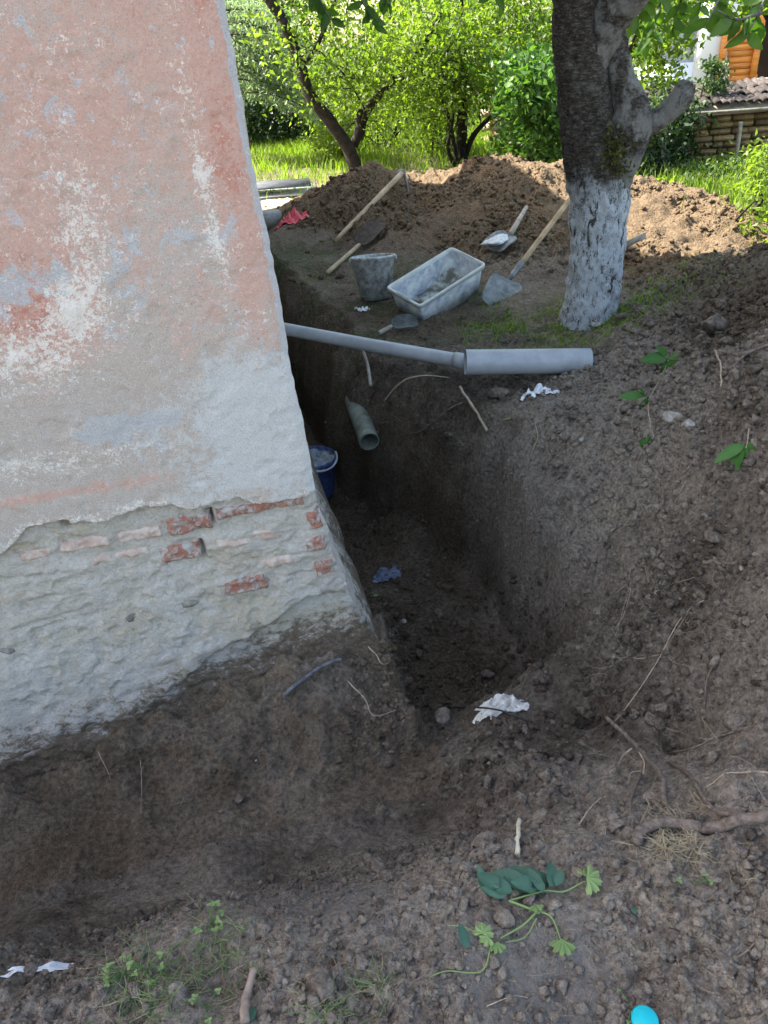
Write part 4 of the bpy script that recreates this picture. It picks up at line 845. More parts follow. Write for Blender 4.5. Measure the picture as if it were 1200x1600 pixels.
root([(1115, 560), (1123, 580), (1126, 612)], .004, .003, ROOTL, 'pale split root near the leafy twig on the right heap', lifts=[.02, .02, .01])
root([(1133, 598), (1160, 572), (1205, 555)], .004, .005, ROOTM, 'brown curved stick reaching the right edge on the soil heap', 'stick', 'stick', lifts=[.0, .03, .03])
root([(385, 1605), (388, 1570), (402, 1528)], .0085, .0065, simple('peeled_stick', (.14, .10, .08), (.26, .20, .16), 40, .8), 'short brown stick poking up at the bottom edge', 'stick', 'stick', lifts=[.0, .012, .02], seg=12)
wc = root([(808, 1340), (808, 1318), (810, 1300)], .0055, .0048, simple('splintered_wood', (.45, .38, .27), (.62, .55, .42), 40, .7), 'short upright cream splintered root end in the foreground', 'stick', 'stick', lifts=[.0, .02, .035])
root([(1150, 1500), (1175, 1480), (1185, 1450)], .0009, .0006, ROOTL, 'fine rootlet at the lower right edge'); root([(760, 1575), (800, 1560), (825, 1562)], .0011, .0008, ROOTL, 'pale straw-like rootlet on the trodden path at the bottom')
root([(155, 1180), (170, 1210), (175, 1225)], .0011, .0006, ROOTL, 'fine forked root on the cut soil under the left wall', lifts=[.01, .01, .01]); root([(222, 1195), (224, 1230), (222, 1275)], .0012, .0008, ROOTL, 'single hanging hair root on the cut soil under the wall', lifts=[.01]*3)
root([(865, 970), (880, 955), (885, 945)], .002, .0015, ROOTL, 'short pale rootlet low on the right trench bank', lifts=[.01]*3)
# stuff: straw bits and hair roots
def strands(name, P, L0, L1, r_, m, label, up=.25, wig=.35, seg=3, k3=5, tone=True):
    k_ = MB()
    for p_ in P:
        a = rng.uniform(0, 6.283); d = np.array([math.cos(a), math.sin(a), rng.uniform(-.1, up)]); Lh = rng.uniform(L0, L1); pts = [np.array(p_)+[0, 0, r_]]
        for i in range(k3): d = d+rng.normal(0, wig, 3)*[1, 1, .4]; d /= np.linalg.norm(d); q_ = pts[-1]+d*Lh/k3; q_[2] = max(q_[2], gz(q_[0], q_[1])+r_); pts.append(q_)
        k_.tube(pts, np.linspace(r_, r_*.5, k3+1), seg, False); k_.at[-1] = np.full(len(k_.V[-1]), rng.uniform(.3, 1))
    o = k_.build(name, m, None, True); return tag(o, label, kind='stuff')
pp = [hit(x, y) for x, y in zip(np.concatenate([rng.uniform(350, 1200, 150), rng.normal(430, 110, 60), rng.normal(1060, 60, 60)]), np.concatenate([rng.uniform(1330, 1600, 150), rng.normal(1550, 40, 60), rng.normal(1340, 28, 60)]))]
pp = pp+[hit(x, y) for x, y in zip(rng.uniform(350, 1200, 200), rng.uniform(1300, 1600, 200))]
strands('straw_bits', pp, .008, .038, .0006, STRAW, 'scattered dry straw and grass bits on the foreground soil', .3, .16)
pp = [hit(x, y) for x, y in zip(rng.uniform(940, 1200, 70), rng.uniform(880, 1260, 70))]+[hit(x, y) for x, y in zip(rng.uniform(560, 1000, 40), rng.uniform(590, 950, 40))]
strands('hair_roots', pp, .03, .12, .0008, ROOTL, 'fine hair roots sticking out of the bank', .5, .3)

# ---------------- leaves
def leaf_shape(Lf, Wf, nseg=6, fold=.18, curl=.15, lobes=0):
    V_ = []; Fq = []
    for i in range(nseg+1):
        t = i/nseg; wv = Wf/2*math.sin(math.pi*min(1, t**.8))**.8 if 0 < t < 1 else .0005
        if lobes and 0 < t < 1: wv *= 1+.35*math.sin(t*math.pi*lobes*2)
        z_ = -curl*Lf*t*t
        V_ += [[-wv, t*Lf, z_+fold*wv], [0, t*Lf, z_], [wv, t*Lf, z_+fold*wv]]
    for i in range(nseg): a = i*3; Fq += [[a, a+1, a+4, a+3], [a+1, a+2, a+5, a+4]]
    V_ = np.array(V_); V_[:, 2] += rng.normal(0, .035*Wf, len(V_)); V_[:, 0] += .12*Lf*rng.normal()*(V_[:, 1]/Lf)**2
    return V_, np.array(Fq)
def fan_leaf(r_, lobes=5, spread=250, seed=0):
    rn = np.random.default_rng(seed); n = 44; V_ = [[0, 0, 0]]
    for ring in (.35, .7, 1):
        for i in range(n+1):
            t = i/n; a = R(-spread/2+spread*t); rad = (.62+.38*abs(math.sin(t*math.pi*lobes))**.6)*(1+.07*math.sin(t*95)) if ring == 1 else .9
            V_.append([math.sin(a)*rad*r_*ring, math.cos(a)*rad*r_*ring+r_*.1, .12*r_*math.sin(t*math.pi*lobes*2)*ring-.22*r_*ring*ring])
    T_ = [[0, i+2, i+1] for i in range(n)]; Qd = []
    for k_ in range(2):
        b = 1+k_*(n+1); Qd += [[b+i, b+i+1, b+n+2+i, b+n+1+i] for i in range(n)]
    return np.array(V_), Qd, T_
def orient(V_, p_, yd, nrm):
    yd = np.array(yd, float); yd /= np.linalg.norm(yd); nrm = np.array(nrm, float); nrm = nrm-yd*(nrm@yd); nrm /= np.linalg.norm(nrm); x = np.cross(yd, nrm)
    return V_@np.stack([x, yd, nrm], 0)+np.array(p_)
def leaf_part(p_, yd, nrm, Lf, Wf, m, parent, tone=.5, curl=.2, name='leaf', lobes=0):
    V_, q_ = leaf_shape(Lf, Wf, 8, .25, curl, lobes); k_ = MB(); tv = np.full(len(V_), float(tone)); tv[1::3] += .45; tv += rng.normal(0, .12, len(tv)); k_.add(orient(V_, p_, yd, nrm), q_, None, tv); return k_.build(name, m, parent, True)
tocam = lambda p_: (CAM-p_)/np.linalg.norm(CAM-p_)
def twig(label, stem_px, leaves, m, r_=.0022, lift=.02, name='leafy_twig', stemm=ROOTL, Dadj=0):
    P = [hit(x, y, lift=lift) for x, y in stem_px]; e = empty(name, P[0], label, 'leafy twig'); k_ = MB(); k_.tube(smooth_path(P, 20), np.linspace(r_, r_*.6, 20), 7, True, .1); k_.build('stem', stemm, e, True)
    for (x0, y0, x1, y1, wr, tn) in leaves:
        a = hit(x0, y0, lift=lift+.008); b_ = a+(PD(x1, y1, a[1])-a); b_[2] = b_[2]; d = b_-a
        d = d+np.array([0, -.15*np.linalg.norm(d), 0]); Lf = np.linalg.norm(b_-a)
        leaf_part(a, d, tocam(a)*.6+np.array([0, 0, .6])+rng.normal(0, .2, 3), Lf, Lf*wr, m, e, tn)
    settle(e); return e
twig('leafy green twig lying on the pale slope above the broken stone', [(1020, 690), (1012, 640), (1030, 600), (1048, 562)], [(1040, 570, 1000, 556, .55, .5), (1040, 565, 1026, 540, .45, .9), (1042, 572, 1060, 548, .4, .6), (1046, 572, 1062, 607, .65, .7),
     (1040, 575, 1036, 610, .45, .4), (1008, 628, 968, 620, .42, .8), (1006, 628, 1000, 604, .5, .4), (1008, 632, 1002, 672, .5, .5), (1010, 630, 1020, 655, .45, .6), (1012, 690, 998, 706, .5, .5), (1014, 694, 1020, 704, .6, .6)], TWIGL)
twig('small sprig of green leaves at the right edge below the slope', [(1168, 680), (1165, 705), (1160, 716)], [(1160, 708, 1112, 716, .36, .8), (1160, 712, 1128, 742, .38, .5), (1164, 712, 1150, 734, .4, .4), (1168, 706, 1172, 728, .45, .7)], TWIGL)
# uprooted weed in the foreground
e = empty('uprooted_weed', hit(800, 1415), 'uprooted wilting weed with jagged pale leaves lying in the foreground', 'weed')
def stem(pxs, r_, lf=.015, m=WEEDM):
    P = [hit(x, y, lift=lf) for x, y in pxs]; k_ = MB(); k_.tube(smooth_path(P, 18), np.linspace(r_, r_*.7, 18), 7, False, .06); k_.at = [np.full(len(a_), .9) for a_ in k_.V]; k_.build('stem', m, e, True)
stem([(795, 1415), (840, 1432), (838, 1432)], .0028); stem([(798, 1414), (850, 1400), (880, 1400), (912, 1385)], .0022); stem([(838, 1432), (815, 1455), (782, 1474)], .0024); stem([(840, 1430), (862, 1442), (876, 1480)], .002)
stem([(838, 1440), (820, 1468), (790, 1476)], .0014, .008); stem([(768, 1480), (752, 1522), (700, 1522), (672, 1530)], .0016, .008); stem([(760, 1475), (730, 1455), (700, 1450)], .0014, .01)
def fleaf(px, py, dx, dy, r_, tone, m=WEEDM, sd=0, lift=.02, nm=(0, 0, 1), lob=5, spr=230):
    a = hit(px, py, lift=lift); b_ = hit(px+dx, py+dy, lift=lift+.004); V_, q_, t_ = fan_leaf(r_, lob, spr, sd); k_ = MB(); k_.add(orient(V_, a, b_-a, np.array(nm)+tocam(a)*1.2+rng.normal(0, .15, 3)), q_, t_, tone); k_.build('leaf', m, e, True)
fleaf(914, 1385, 14, 6, .030, .95, WEEDM, 1, .03, lob=5, spr=190); fleaf(912, 1383, 2, -14, .022, .8, WEEDM, 11, .03, lob=3, spr=140); fleaf(877, 1480, 0, 20, .026, .5, WEEDM, 2, .025, lob=5, spr=170); fleaf(755, 1472, 0, -20, .020, .9, WEEDM, 3, .025); fleaf(762, 1474, -14, 10, .017, .8, WEEDM, 4, .022)
fleaf(775, 1482, 4, 22, .018, .45, WEEDM, 5, .02, lob=4, spr=150); fleaf(835, 1425, 2, 10, .016, .6, WEEDM, 6, .02)
for (x0, y0, x1, y1, wr, tn) in [(800, 1405, 762, 1385, .5, .3), (830, 1405, 790, 1378, .6, .1), (840, 1398, 806, 1392, .7, .5), (815, 1402, 850, 1378, .6, .3), (868, 1395, 876, 1374, .5, .6), (790, 1410, 758, 1402, .5, .8), (780, 1400, 750, 1378, .6, .2), (820, 1395, 775, 1375, .55, .6), (850, 1400, 800, 1372, .45, .2), (845, 1392, 818, 1372, .6, .4), (858, 1398, 872, 1366, .45, .35), (848, 1405, 832, 1380, .5, .5), (765, 1412, 742, 1372, .35, .7), (728, 1494, 724, 1460, .5, .1)]:
    a = hit(x0, y0, lift=.022); d = hit(x1, y1, lift=.03)-a; leaf_part(a, d, np.array([0, -.2, 1])+rng.normal(0, .2, 3), np.linalg.norm(d)*1.15, np.linalg.norm(d)*wr*1.1, WEEDD, e, tn)
settle(e)
def lone_leaf(px, py, dx, dy, wr, m, tn, label, lift=.006):
    a = hit(px, py, lift=lift); d = near_dir(a, hit(px+dx, py+dy, lift=lift)); V_, q_ = leaf_shape(np.linalg.norm(d), np.linalg.norm(d)*wr, 8, .25, .1); k_ = MB(); k_.add(orient(V_, a, d, (0, -.2, 1)), q_, None, tn); tag(k_.build('fallen_leaf', m, None, True), label, 'leaf')
lone_leaf(905, 1375, -8, -20, .6, DRYL, 1., 'pale dry curled leaf left of the jagged weed leaf'); lone_leaf(945, 1395, 12, -22, .6, DRYL, .2, 'brown dead leaf right of the jagged weed leaf', .004)
lone_leaf(990, 1420, 4, 12, .9, WEEDD, 1., 'tiny bluish green leaf on bare soil at lower right'); lone_leaf(392, 1600, 6, -28, .4, WEEDD, .9, 'green blade-like leaf beside the short brown stick')
lone_leaf(785, 660, 12, -6, .45, WEEDM, 1., 'yellowish leaf on the trench bank edge'); lone_leaf(578, 933, 14, -2, .4, WEEDM, .8, 'yellow green leaf on the trench floor')
# small weeds
def weed(px, py, label, n=7, hgt=.05, sz=.014, m=WEEDM, spread=.03, nm='weed'):
    c = hit(px, py); e_ = empty(nm, c, label, 'weed')
    ks = MB(); kl = MB()
    for i in range(n):
        a = rng.uniform(0, 6.283); d = np.array([math.cos(a)*spread, math.sin(a)*spread, hgt*rng.uniform(.4, 1.1)]); P = smooth_path([c, c+d*.5+[0, 0, .01], c+d], 8); ks.tube(P, .0009, 5, False)
        for q_ in range(3):
            aa = a+(q_-1)*1.9+rng.normal(0, .2); V_, qd = leaf_shape(sz*rng.uniform(.7, 1.2), sz*.8, 4, .2, .1); kl.add(orient(V_, P[-1], (math.cos(aa), math.sin(aa), .15), (0, 0, 1)), qd, None, rng.uniform(.3, 1))
    ks.build('stems', m, e_, True); kl.build('leaves', m, e_, True); settle(e_)
weed(195, 1530, 'bright green clover weed at the bottom left of the grass clump', 9, .035, .0075); weed(330, 1450, 'small weed topping the upper right of the grass clump', 8, .045, .009); weed(325, 1580, 'weed with pale bluish leaves at the bottom edge', 4, .02, .008)
weed(232, 1520, 'low weed in the middle of the grass clump', 6, .025, .009); weed(1085, 1385, 'tiny weed seedling at lower right beyond the thick root', 3, .012, .008); weed(985, 1575, 'minute weed near the turquoise disc', 2, .01, .005); weed(1010, 850-60, 'small sprout on the dark right bank', 3, .012, .01)
# ---------------- grass (stuff)
def grass(name, P, h0, h1, wv, label, m=GRASSM, lean=.5):
    P = np.asarray(P); n = len(P); a = rng.uniform(0, 6.283, n); h = rng.uniform(h0, h1, n); a2 = rng.uniform(0, 6.283, n); ln = rng.uniform(.1, lean, n)*h
    s_ = np.stack([np.cos(a), np.sin(a), 0*a], -1)*wv; d = np.stack([np.cos(a2)*ln, np.sin(a2)*ln, h], -1)
    V_ = np.stack([P-s_, P+s_, P+d*.55+s_*.8-np.array([0, 0, 1])*0, P+d*.55-s_*.8, P+d*np.array([1.5, 1.5, .92])], 1).reshape(-1, 3); b = (np.arange(n)*5)[:, None]
    tn = np.repeat(rng.uniform(0, 1, n), 5)
    return tag(mesh_np(name, V_, [b+np.array([[0, 1, 2, 3]]), b+np.array([[3, 2, 4]])], m, None, False, {'tone': tn}), label, kind='stuff')
def gs(n, xr, yr, f=lambda x, y: 1.+0*x): 
    x = rng.uniform(*xr, n); y = rng.uniform(*yr, n); k_ = rng.uniform(size=n) < f(x, y); x, y = x[k_], y[k_]; return np.stack([x, y, gsample(Z, x, y)-.003], -1)
lawnf = lambda x, y: np.clip(1-1.15*np.exp(-(((x+.5)/1.5)**2+((y-8.9)/1.45)**2)), 0.03, 1)*np.clip(.55+.45*fbm(x*1.3, y*1.3, 0, 2, 4), .1, 1)
grass('lawn_grass', gs(60000, (-3.4, 5.2), (8.9, 14), lawnf), .06, .20, .0045, 'sunlit lawn grass beyond the soil heap')
grass('lawn_grass', gs(9000, (-5, 9), (14, 19)), .08, .25, .009, 'far lawn grass under the trees')
grass('tall_grass', gs(14000, (2.5, 6.2), (4.6, 9.4), lambda x, y: sm(2.6, 3.4, x+.25*vnoise(y*2, x*2))*sm(.13, .02, gsample(Z, x, y))), .06, .26, .0045, 'tall grass and weeds between the heap and the brick shed')
treeg = lambda x, y: np.clip(1.2*np.exp(-(((x-1.25)/.62)**2+((y-4.25)/.33)**2)), 0, 1)*np.clip(.6+.8*fbm(x*5, y*5, 0, 2, 4), 0, 1)
grass('short_grass', gs(15000, (.5, 2.2), (3.7, 5), treeg), .012, .045, .0026, 'short green grass round the foot of the whitewashed tree', lean=1.2)
tg2 = lambda x, y: np.clip(np.exp(-(((x+.35)/.3)**2+((y-5.9)/.35)**2))+.5*np.exp(-(((x-.2)/.35)**2+((y-3.9)/.12)**2))*.5, 0, 1)
grass('short_grass', gs(5000, (-1, 1), (3.6, 7), tg2), .01, .03, .003, 'thin moss and grass patches on the trodden strip', lean=1.5)
pp = np.array([hit(x, y) for x, y in zip(np.concatenate([rng.normal(265, 50, 120), rng.normal(345, 18, 45), rng.normal(215, 24, 50), rng.normal(580, 15, 30), rng.normal(520, 15, 40)]), np.concatenate([rng.normal(1530, 28, 120), rng.normal(1480, 28, 45), rng.normal(1560, 22, 50), rng.normal(1550, 12, 30), rng.normal(1585, 10, 40)]))])
strands('grass_clump', pp[::2], .02, .06, .0007, STRAW, 'straw coloured blades mixed in the bottom left grass clump', .5, .18)
strands('grass_clump', pp, .025, .07, .001, WEEDM, 'clump of green and straw coloured grass at the bottom left', .9, .18)
pp = np.array([hit(x, y) for x, y in zip(rng.normal(1055, 28, 150), rng.normal(1325, 14, 150))]); strands('grass_clump', pp, .02, .05, .0009, STRAW, 'dry grass clump under the thick root', .5, .2)
pp = np.array([hit(x, y) for x, y in zip(rng.normal(1050, 40, 60), rng.normal(1272, 12, 60))]); strands('grass_clump', pp, .02, .04, .0009, STRAW, 'withered grass above the thick root', .6, .2)
pp = np.array([hit(x, y) for x, y in zip(rng.normal(960, 16, 50), rng.normal(808, 8, 50))]); strands('grass_clump', pp, .02, .05, .0012, STRAW, 'small withered grass tuft on the dark bank', .6, .2)
# teal cap at bottom edge
c = hit(1005, 1604, lift=.016); v, q = lathe([(0, .0), (.021, 0), (.0235, .003), (.0235, .007), (.021, .0095), (0, .0105)], c, (0, -.1, 1)); k_ = MB(); k_.add(v, q); tag(k_.build('plastic_disc', TEALM, None, True), 'round turquoise plastic disc on the soil at the bottom edge', 'disc')

# ------------------------------------------------------------------ TREES
def leafmesh(name, C_, size, m, parent, jitter=.55, tone=None, hang=0., asp=.55):
    C_ = np.asarray(C_); n = len(C_); d = rng.normal(size=(n, 3)); d[:, 2] -= hang; d /= np.linalg.norm(d, axis=1)[:, None]
    nr = rng.normal(size=(n, 3)); nr[:, 2] += .8; nr -= d*(nr*d).sum(1)[:, None]; nr /= np.linalg.norm(nr, axis=1)[:, None]; s_ = np.cross(d, nr)
    L_ = (size*rng.uniform(1-jitter, 1+jitter, n))[:, None]; w_ = L_*asp/2
    V_ = np.stack([C_, C_+d*L_*.4+s_*w_+nr*L_*.06, C_+d*L_-nr*L_*.1, C_+d*L_*.4-s_*w_+nr*L_*.06], 1).reshape(-1, 3); b = (np.arange(n)*4)[:, None]
    tn = rng.uniform(0, 1, n) if tone is None else np.clip(tone+.55*vnoise(C_[:, 0]*1.9, C_[:, 1]*1.9, C_[:, 2]*1.9, 3)+rng.normal(0, .22, n), 0, 1)
    return mesh_np(name, V_, [np.vstack([b+np.array([[0, 1, 2]]), b+np.array([[0, 2, 3]])])], m, parent, False, {'tone': np.repeat(tn, 4)})
def limb(k_, pts, r0, r1, seg=8, n=16, rough=.1, seed=0):
    P = smooth_path(pts, n); k_.tube(P, np.linspace(r0, r1, n), seg, True, rough, seed); return P
def spray(tips, n, rad, sq=.7):
    """leaf positions bunched round twig tips"""
    tips = np.asarray(tips); i = rng.integers(0, len(tips), n); return tips[i]+rng.normal(0, 1, (n, 3))*rad*np.array([1, 1, sq])
def twiggy(base_pts, k_, m_n=24, Lt=.6, r_=.006, upd=.2):
    """thin side twigs from a list of points; returns tip points"""
    out = []
    for _ in range(m_n):
        p_ = base_pts[rng.integers(len(base_pts))]; d = rng.normal(size=3); d[2] = d[2]*.5+upd; d /= np.linalg.norm(d); pts = [p_]
        for s_ in range(4): d = d+rng.normal(0, .25, 3); d /= np.linalg.norm(d); pts.append(pts[-1]+d*Lt/4)
        k_.tube(pts, np.linspace(r_, r_*.3, 5), 4, False); out += pts[2:]
    return out
# --- whitewashed cherry tree
D0 = 4.36
wt = empty('cherry_tree', Pz(920, 497, 0), 'old fruit tree with a whitewashed lower trunk and a sawn side stub', 'tree')
def trunk_mesh(pxs, radpx, seg, n, name, parent, m, D=None, rough=.10, ridge=.055, seed=0, flare=True):
    D_ = D if D is not None else [D0]*len(pxs)
    P = np.array([PD(x, y, d) for (x, y), d in zip(pxs, D_)]); rad = np.array([r_*np.linalg.norm(q_-CAM)/F*.97 for r_, q_ in zip(radpx, P)])
    P2 = smooth_path(P, n); r2 = np.interp(np.linspace(0, 1, n), np.linspace(0, 1, len(rad)), rad); k_ = MB(); k_.tube(P2, r2, seg, True, rough, seed, ridge)
    V_ = k_.V[0]; 
    rg = np.concatenate([.5+.5*vnoise(V_[:, 0]*70, V_[:, 1]*70, V_[:, 2]*22, seed+3)])
    return mesh_np(name, V_, [np.vstack(k_.Q), np.vstack(k_.T)], m, parent, True, {'ridge': rg}), P2
_, PT = trunk_mesh([(918, 515), (922, 480), (930, 420), (933, 370), (937, 320), (931, 270), (922, 220), (915, 160), (906, 90), (901, 30), (900, -60), (905, -200)],
                   [48, 41, 38, 39, 42, 42, 38, 36, 33, 31, 31, 30], 90, 330, 'trunk', wt, BARKW, rough=.07, ridge=.05, seed=4)
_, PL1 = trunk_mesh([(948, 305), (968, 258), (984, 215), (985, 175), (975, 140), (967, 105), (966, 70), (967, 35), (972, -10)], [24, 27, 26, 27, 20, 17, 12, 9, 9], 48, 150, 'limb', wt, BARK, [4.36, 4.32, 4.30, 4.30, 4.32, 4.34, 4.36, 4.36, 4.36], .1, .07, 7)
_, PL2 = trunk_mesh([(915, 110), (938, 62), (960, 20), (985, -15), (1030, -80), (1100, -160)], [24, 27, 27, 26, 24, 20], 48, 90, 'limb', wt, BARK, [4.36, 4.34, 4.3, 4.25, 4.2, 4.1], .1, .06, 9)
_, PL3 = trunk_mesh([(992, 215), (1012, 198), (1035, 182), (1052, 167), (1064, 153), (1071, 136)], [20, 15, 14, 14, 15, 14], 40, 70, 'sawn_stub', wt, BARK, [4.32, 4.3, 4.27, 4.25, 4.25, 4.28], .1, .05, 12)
k_ = MB(); q1, q2 = PL3[-1], PL3[-1]+(PL3[-1]-PL3[-4]); q2 = q1+(q2-q1)/np.linalg.norm(q2-q1)*.006; k_.tube([q1-(q2-q1), q2], [.046, .043], 24, True); k_.build('sawn_face', simple('sawn_wood', (.18, .15, .12), (.34, .30, .25), 30, .85), wt)
mo = np.array([PD(x, y, 4.20) for x, y in zip(rng.normal(962, 11, 500), rng.normal(240, 20, 500))]); mo[:, 1] += rng.normal(0, .025, 500)
leafmesh('moss', mo, .022, leaf_mat('moss_green', (.04, .045, .012), (.09, .09, .02), .1), wt)['kind'] = 'stuff'
kb = MB(); tips = []
for (bp, r0) in [([(905, -200, 4.36), (880, -420, 4.3), (700, -700, 4.2)], .11), ([(903, -100, 4.36), (760, -250, 4.5), (520, -330, 4.7)], .07), ([(1100, -160, 4.1), (1250, -330, 3.8), (1400, -500, 3.6)], .08), ([(985, -80, 4.5), (1050, -250, 5.0), (1150, -420, 5.6)], .05), ([(905, -200, 4.36), (860, -420, 5.0), (860, -560, 6.0)], .07)]:
    P = limb(kb, [PD(*q_) for q_ in bp], r0, .02, 10, 20, .1); tips += twiggy(P[13:], kb, 26, .9, .01, .25)
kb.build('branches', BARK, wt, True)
tips = np.array([t for t in tips if t[2] > 2.15 and t[1] > 2.2]); leafmesh('crown', spray(tips, 6500, .24), .085, LEAFW, wt, hang=.6, asp=.5)
# hanging leaf sprays at the top; low tone puts shade into the middle ones
kb = MB(); 
for (pts, n_, L_, tn) in [([(470, -60, 4.9), (500, 0, 4.9), (520, 35, 4.9)], 12, .085, .1), ([(520, -70, 4.8), (560, -10, 4.8), (585, 40, 4.8)], 13, .085, .2), ([(600, -70, 5.2), (590, -20, 5.1), (610, 10, 5.1)], 9, .08, .1), ([(690, -60, 5), (740, -20, 5), (790, 0, 5)], 9, .08, .2), ([(1180, -60, 3.3), (1130, -10, 3.2), (1105, 35, 3.15)], 8, .085, .5), ([(1210, -50, 3.2), (1190, 10, 3.15), (1165, 60, 3.1)], 9, .085, .5), ([(1190, 20, 3.15), (1150, 30, 3.1), (1120, 15, 3.1)], 6, .08, .7),
                          ([(1040, -60, 4.2), (1010, 0, 4.3), (985, 40, 4.4)], 12, .085, .9), ([(1040, -30, 4.3), (1025, 30, 4.4), (1010, 70, 4.5)], 14, .09, .6), ([(1090, -50, 4.2), (1060, 10, 4.3), (1050, 50, 4.4)], 12, .085, .6), ([(1130, -60, 4.2), (1100, -10, 4.3), (1085, 50, 4.4)], 9, .08, .4)]:
    P = limb(kb, [PD(*q_) for q_ in pts], .006, .002, 6, 14, .1)
    for i in range(n_):
        p_ = P[int(len(P)*(.25+.74*i/n_)) % len(P)]; a = rng.uniform(-1.2, 1.2); d = np.array([math.sin(a), rng.normal(0, .4), -math.cos(a)*rng.uniform(.5, 1)]); nn = tocam(p_)+rng.normal(0, .45, 3)
        leaf_part(p_, d, nn, L_*rng.uniform(.75, 1.2), L_*rng.uniform(.42, .55), LEAFW, wt, np.clip(tn+rng.normal(0, .25), 0, 1), .25)
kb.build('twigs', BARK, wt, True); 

settle(wt)

# --- leaning dark tree on the left, branches read from the photo
def photo_tree(name, label, base, limbs, m, leafm, ntw, nleaf, size, rad, tone, extra=(), seg=12):
    e_ = empty(name, base, label, 'tree'); kt = MB(); tips_ = []; first = True; first0 = True
    for D_, pxs, r0, r1 in limbs:
        P = smooth_path([PD(x, y, d) for (x, y), d in zip(pxs, D_ if hasattr(D_, '__len__') else [D_]*len(pxs))], 30)
        kt2 = kt if not first else MB(); kt2.tube(P, np.linspace(r0, r1, 30), seg, True, .12, len(tips_))
        if first: kt2.build('trunk', m, e_, True); first = False
        tips_ += [] if pxs[0] in ((563, 290), (440, 30), (466, 90)) else twiggy(P[8:], kt, ntw, .6, .007, .05); first0 = False
    for ex in extra: tips_.append(np.array(ex))
    kt.build('branches', m, e_, True); tp = np.array(tips_); tp = tp[tp[:, 2] > .7]
    leafmesh('crown', spray(tp, nleaf, rad), size, leafm, e_, tone=tone, hang=.3); settle(e_); return e_
def px3(n, x0, x1, y0, y1, D0_, D1_): return [PD(rng.uniform(x0, x1), rng.uniform(y0, y1), rng.uniform(D0_, D1_)) for _ in range(n)]
photo_tree('plum_tree', 'dark trunked plum tree leaning left behind the soil heap', Pz(562, 275, 0),
    [([10.0]*6, [(563, 290), (548, 240), (520, 195), (484, 148), (466, 90), (440, 30)], .078, .062), (10.0, [(440, 30), (425, 5), (380, -60)], .062, .05), (10.0, [(466, 90), (450, 68), (440, 62)], .03, .02),
     ([10.2, 10.1, 10, 10, 10], [(470, 105), (490, 80), (505, 50), (520, 10), (540, -40)], .03, .015), ([10.3, 10.2, 10.1, 10, 9.9, 9.9], [(560, 215), (572, 175), (600, 140), (640, 95), (668, 60), (690, 20)], .06, .028),
     (9.9, [(610, 130), (650, 118), (700, 120)], .018, .008), (10, [(668, 60), (700, 80), (725, 120)], .016, .008), (10, [(570, 170), (540, 120), (500, 80)], .012, .006), (10.2, [(552, 228), (562, 200), (562, 170)], .06, .05)],
    BARKD, LEAF, 9, 9500, .055, .20, .55, extra=px3(70, 505, 700, 10, 190, 10.3, 11.6))
photo_tree('plum_tree', 'several stemmed plum tree behind the crest of the soil heap', Pz(720, 262, 0),
    [([10.6]*4, [(718, 275), (722, 200), (722, 100), (718, -20)], .075, .05), (10.5, [(716, 262), (704, 200), (690, 150), (676, 120)], .03, .02), (10.6, [(722, 262), (738, 215), (765, 185), (790, 172), (788, 158)], .04, .015), (10.4, [(712, 262), (700, 230), (708, 180), (712, 60)], .028, .015)],
    BARKD, LEAF, 10, 8500, .055, .2, .5, extra=px3(70, 620, 860, 0, 190, 10.8, 12))
def bush(name, label, pts, n, size, m, rad, tone=None, cat='shrub', trunks=5, group=None, root_=None):
    pts = np.array(pts); c = pts.mean(0) if root_ is None else np.array(root_); zc = gz(c[0], c[1]); e_ = empty(name, (c[0], c[1], zc), label, cat, group); kt = MB()
    for i in range(trunks):
        a = np.array([c[0]+rng.normal(0, .12), c[1]+rng.normal(0, .12), zc-.05]); b_ = pts[rng.integers(len(pts))]; kt.tube(smooth_path([a, (a*.5+b_*.5)+rng.normal(0, .08, 3), b_], 10), np.linspace(.02 if cat == 'shrub' else .07, .005, 10), 6, False)
    kt.build('stems' if cat == 'shrub' else 'trunk', BARKD, e_, True); leafmesh('crown' if cat == 'tree' else 'foliage', spray(pts, n, rad), size, m, e_, tone=tone); settle(e_)
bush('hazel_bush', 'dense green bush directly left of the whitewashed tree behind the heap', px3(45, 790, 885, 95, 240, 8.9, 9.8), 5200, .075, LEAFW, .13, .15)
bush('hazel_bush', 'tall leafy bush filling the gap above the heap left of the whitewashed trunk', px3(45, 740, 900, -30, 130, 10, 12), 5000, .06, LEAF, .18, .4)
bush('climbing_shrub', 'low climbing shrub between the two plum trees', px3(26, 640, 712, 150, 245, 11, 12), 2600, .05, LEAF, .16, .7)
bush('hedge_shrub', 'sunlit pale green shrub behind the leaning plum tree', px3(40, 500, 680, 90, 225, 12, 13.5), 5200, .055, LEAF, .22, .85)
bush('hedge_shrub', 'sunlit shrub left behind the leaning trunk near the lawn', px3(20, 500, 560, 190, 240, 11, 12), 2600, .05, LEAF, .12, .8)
# dark yews on the left
bush('dark_yew', 'dark evergreen filling the left gap beside the house above the shaded lawn', px3(90, 330, 500, 130, 235, 13.5, 15), 9000, .07, LEAFD, .22, .2, 'tree', 6)
bush('dark_yew', 'tall dark evergreen behind the silver fir branches', px3(100, 330, 470, -120, 130, 14.5, 17), 10000, .08, LEAFD, .25, .6, 'tree', 6)
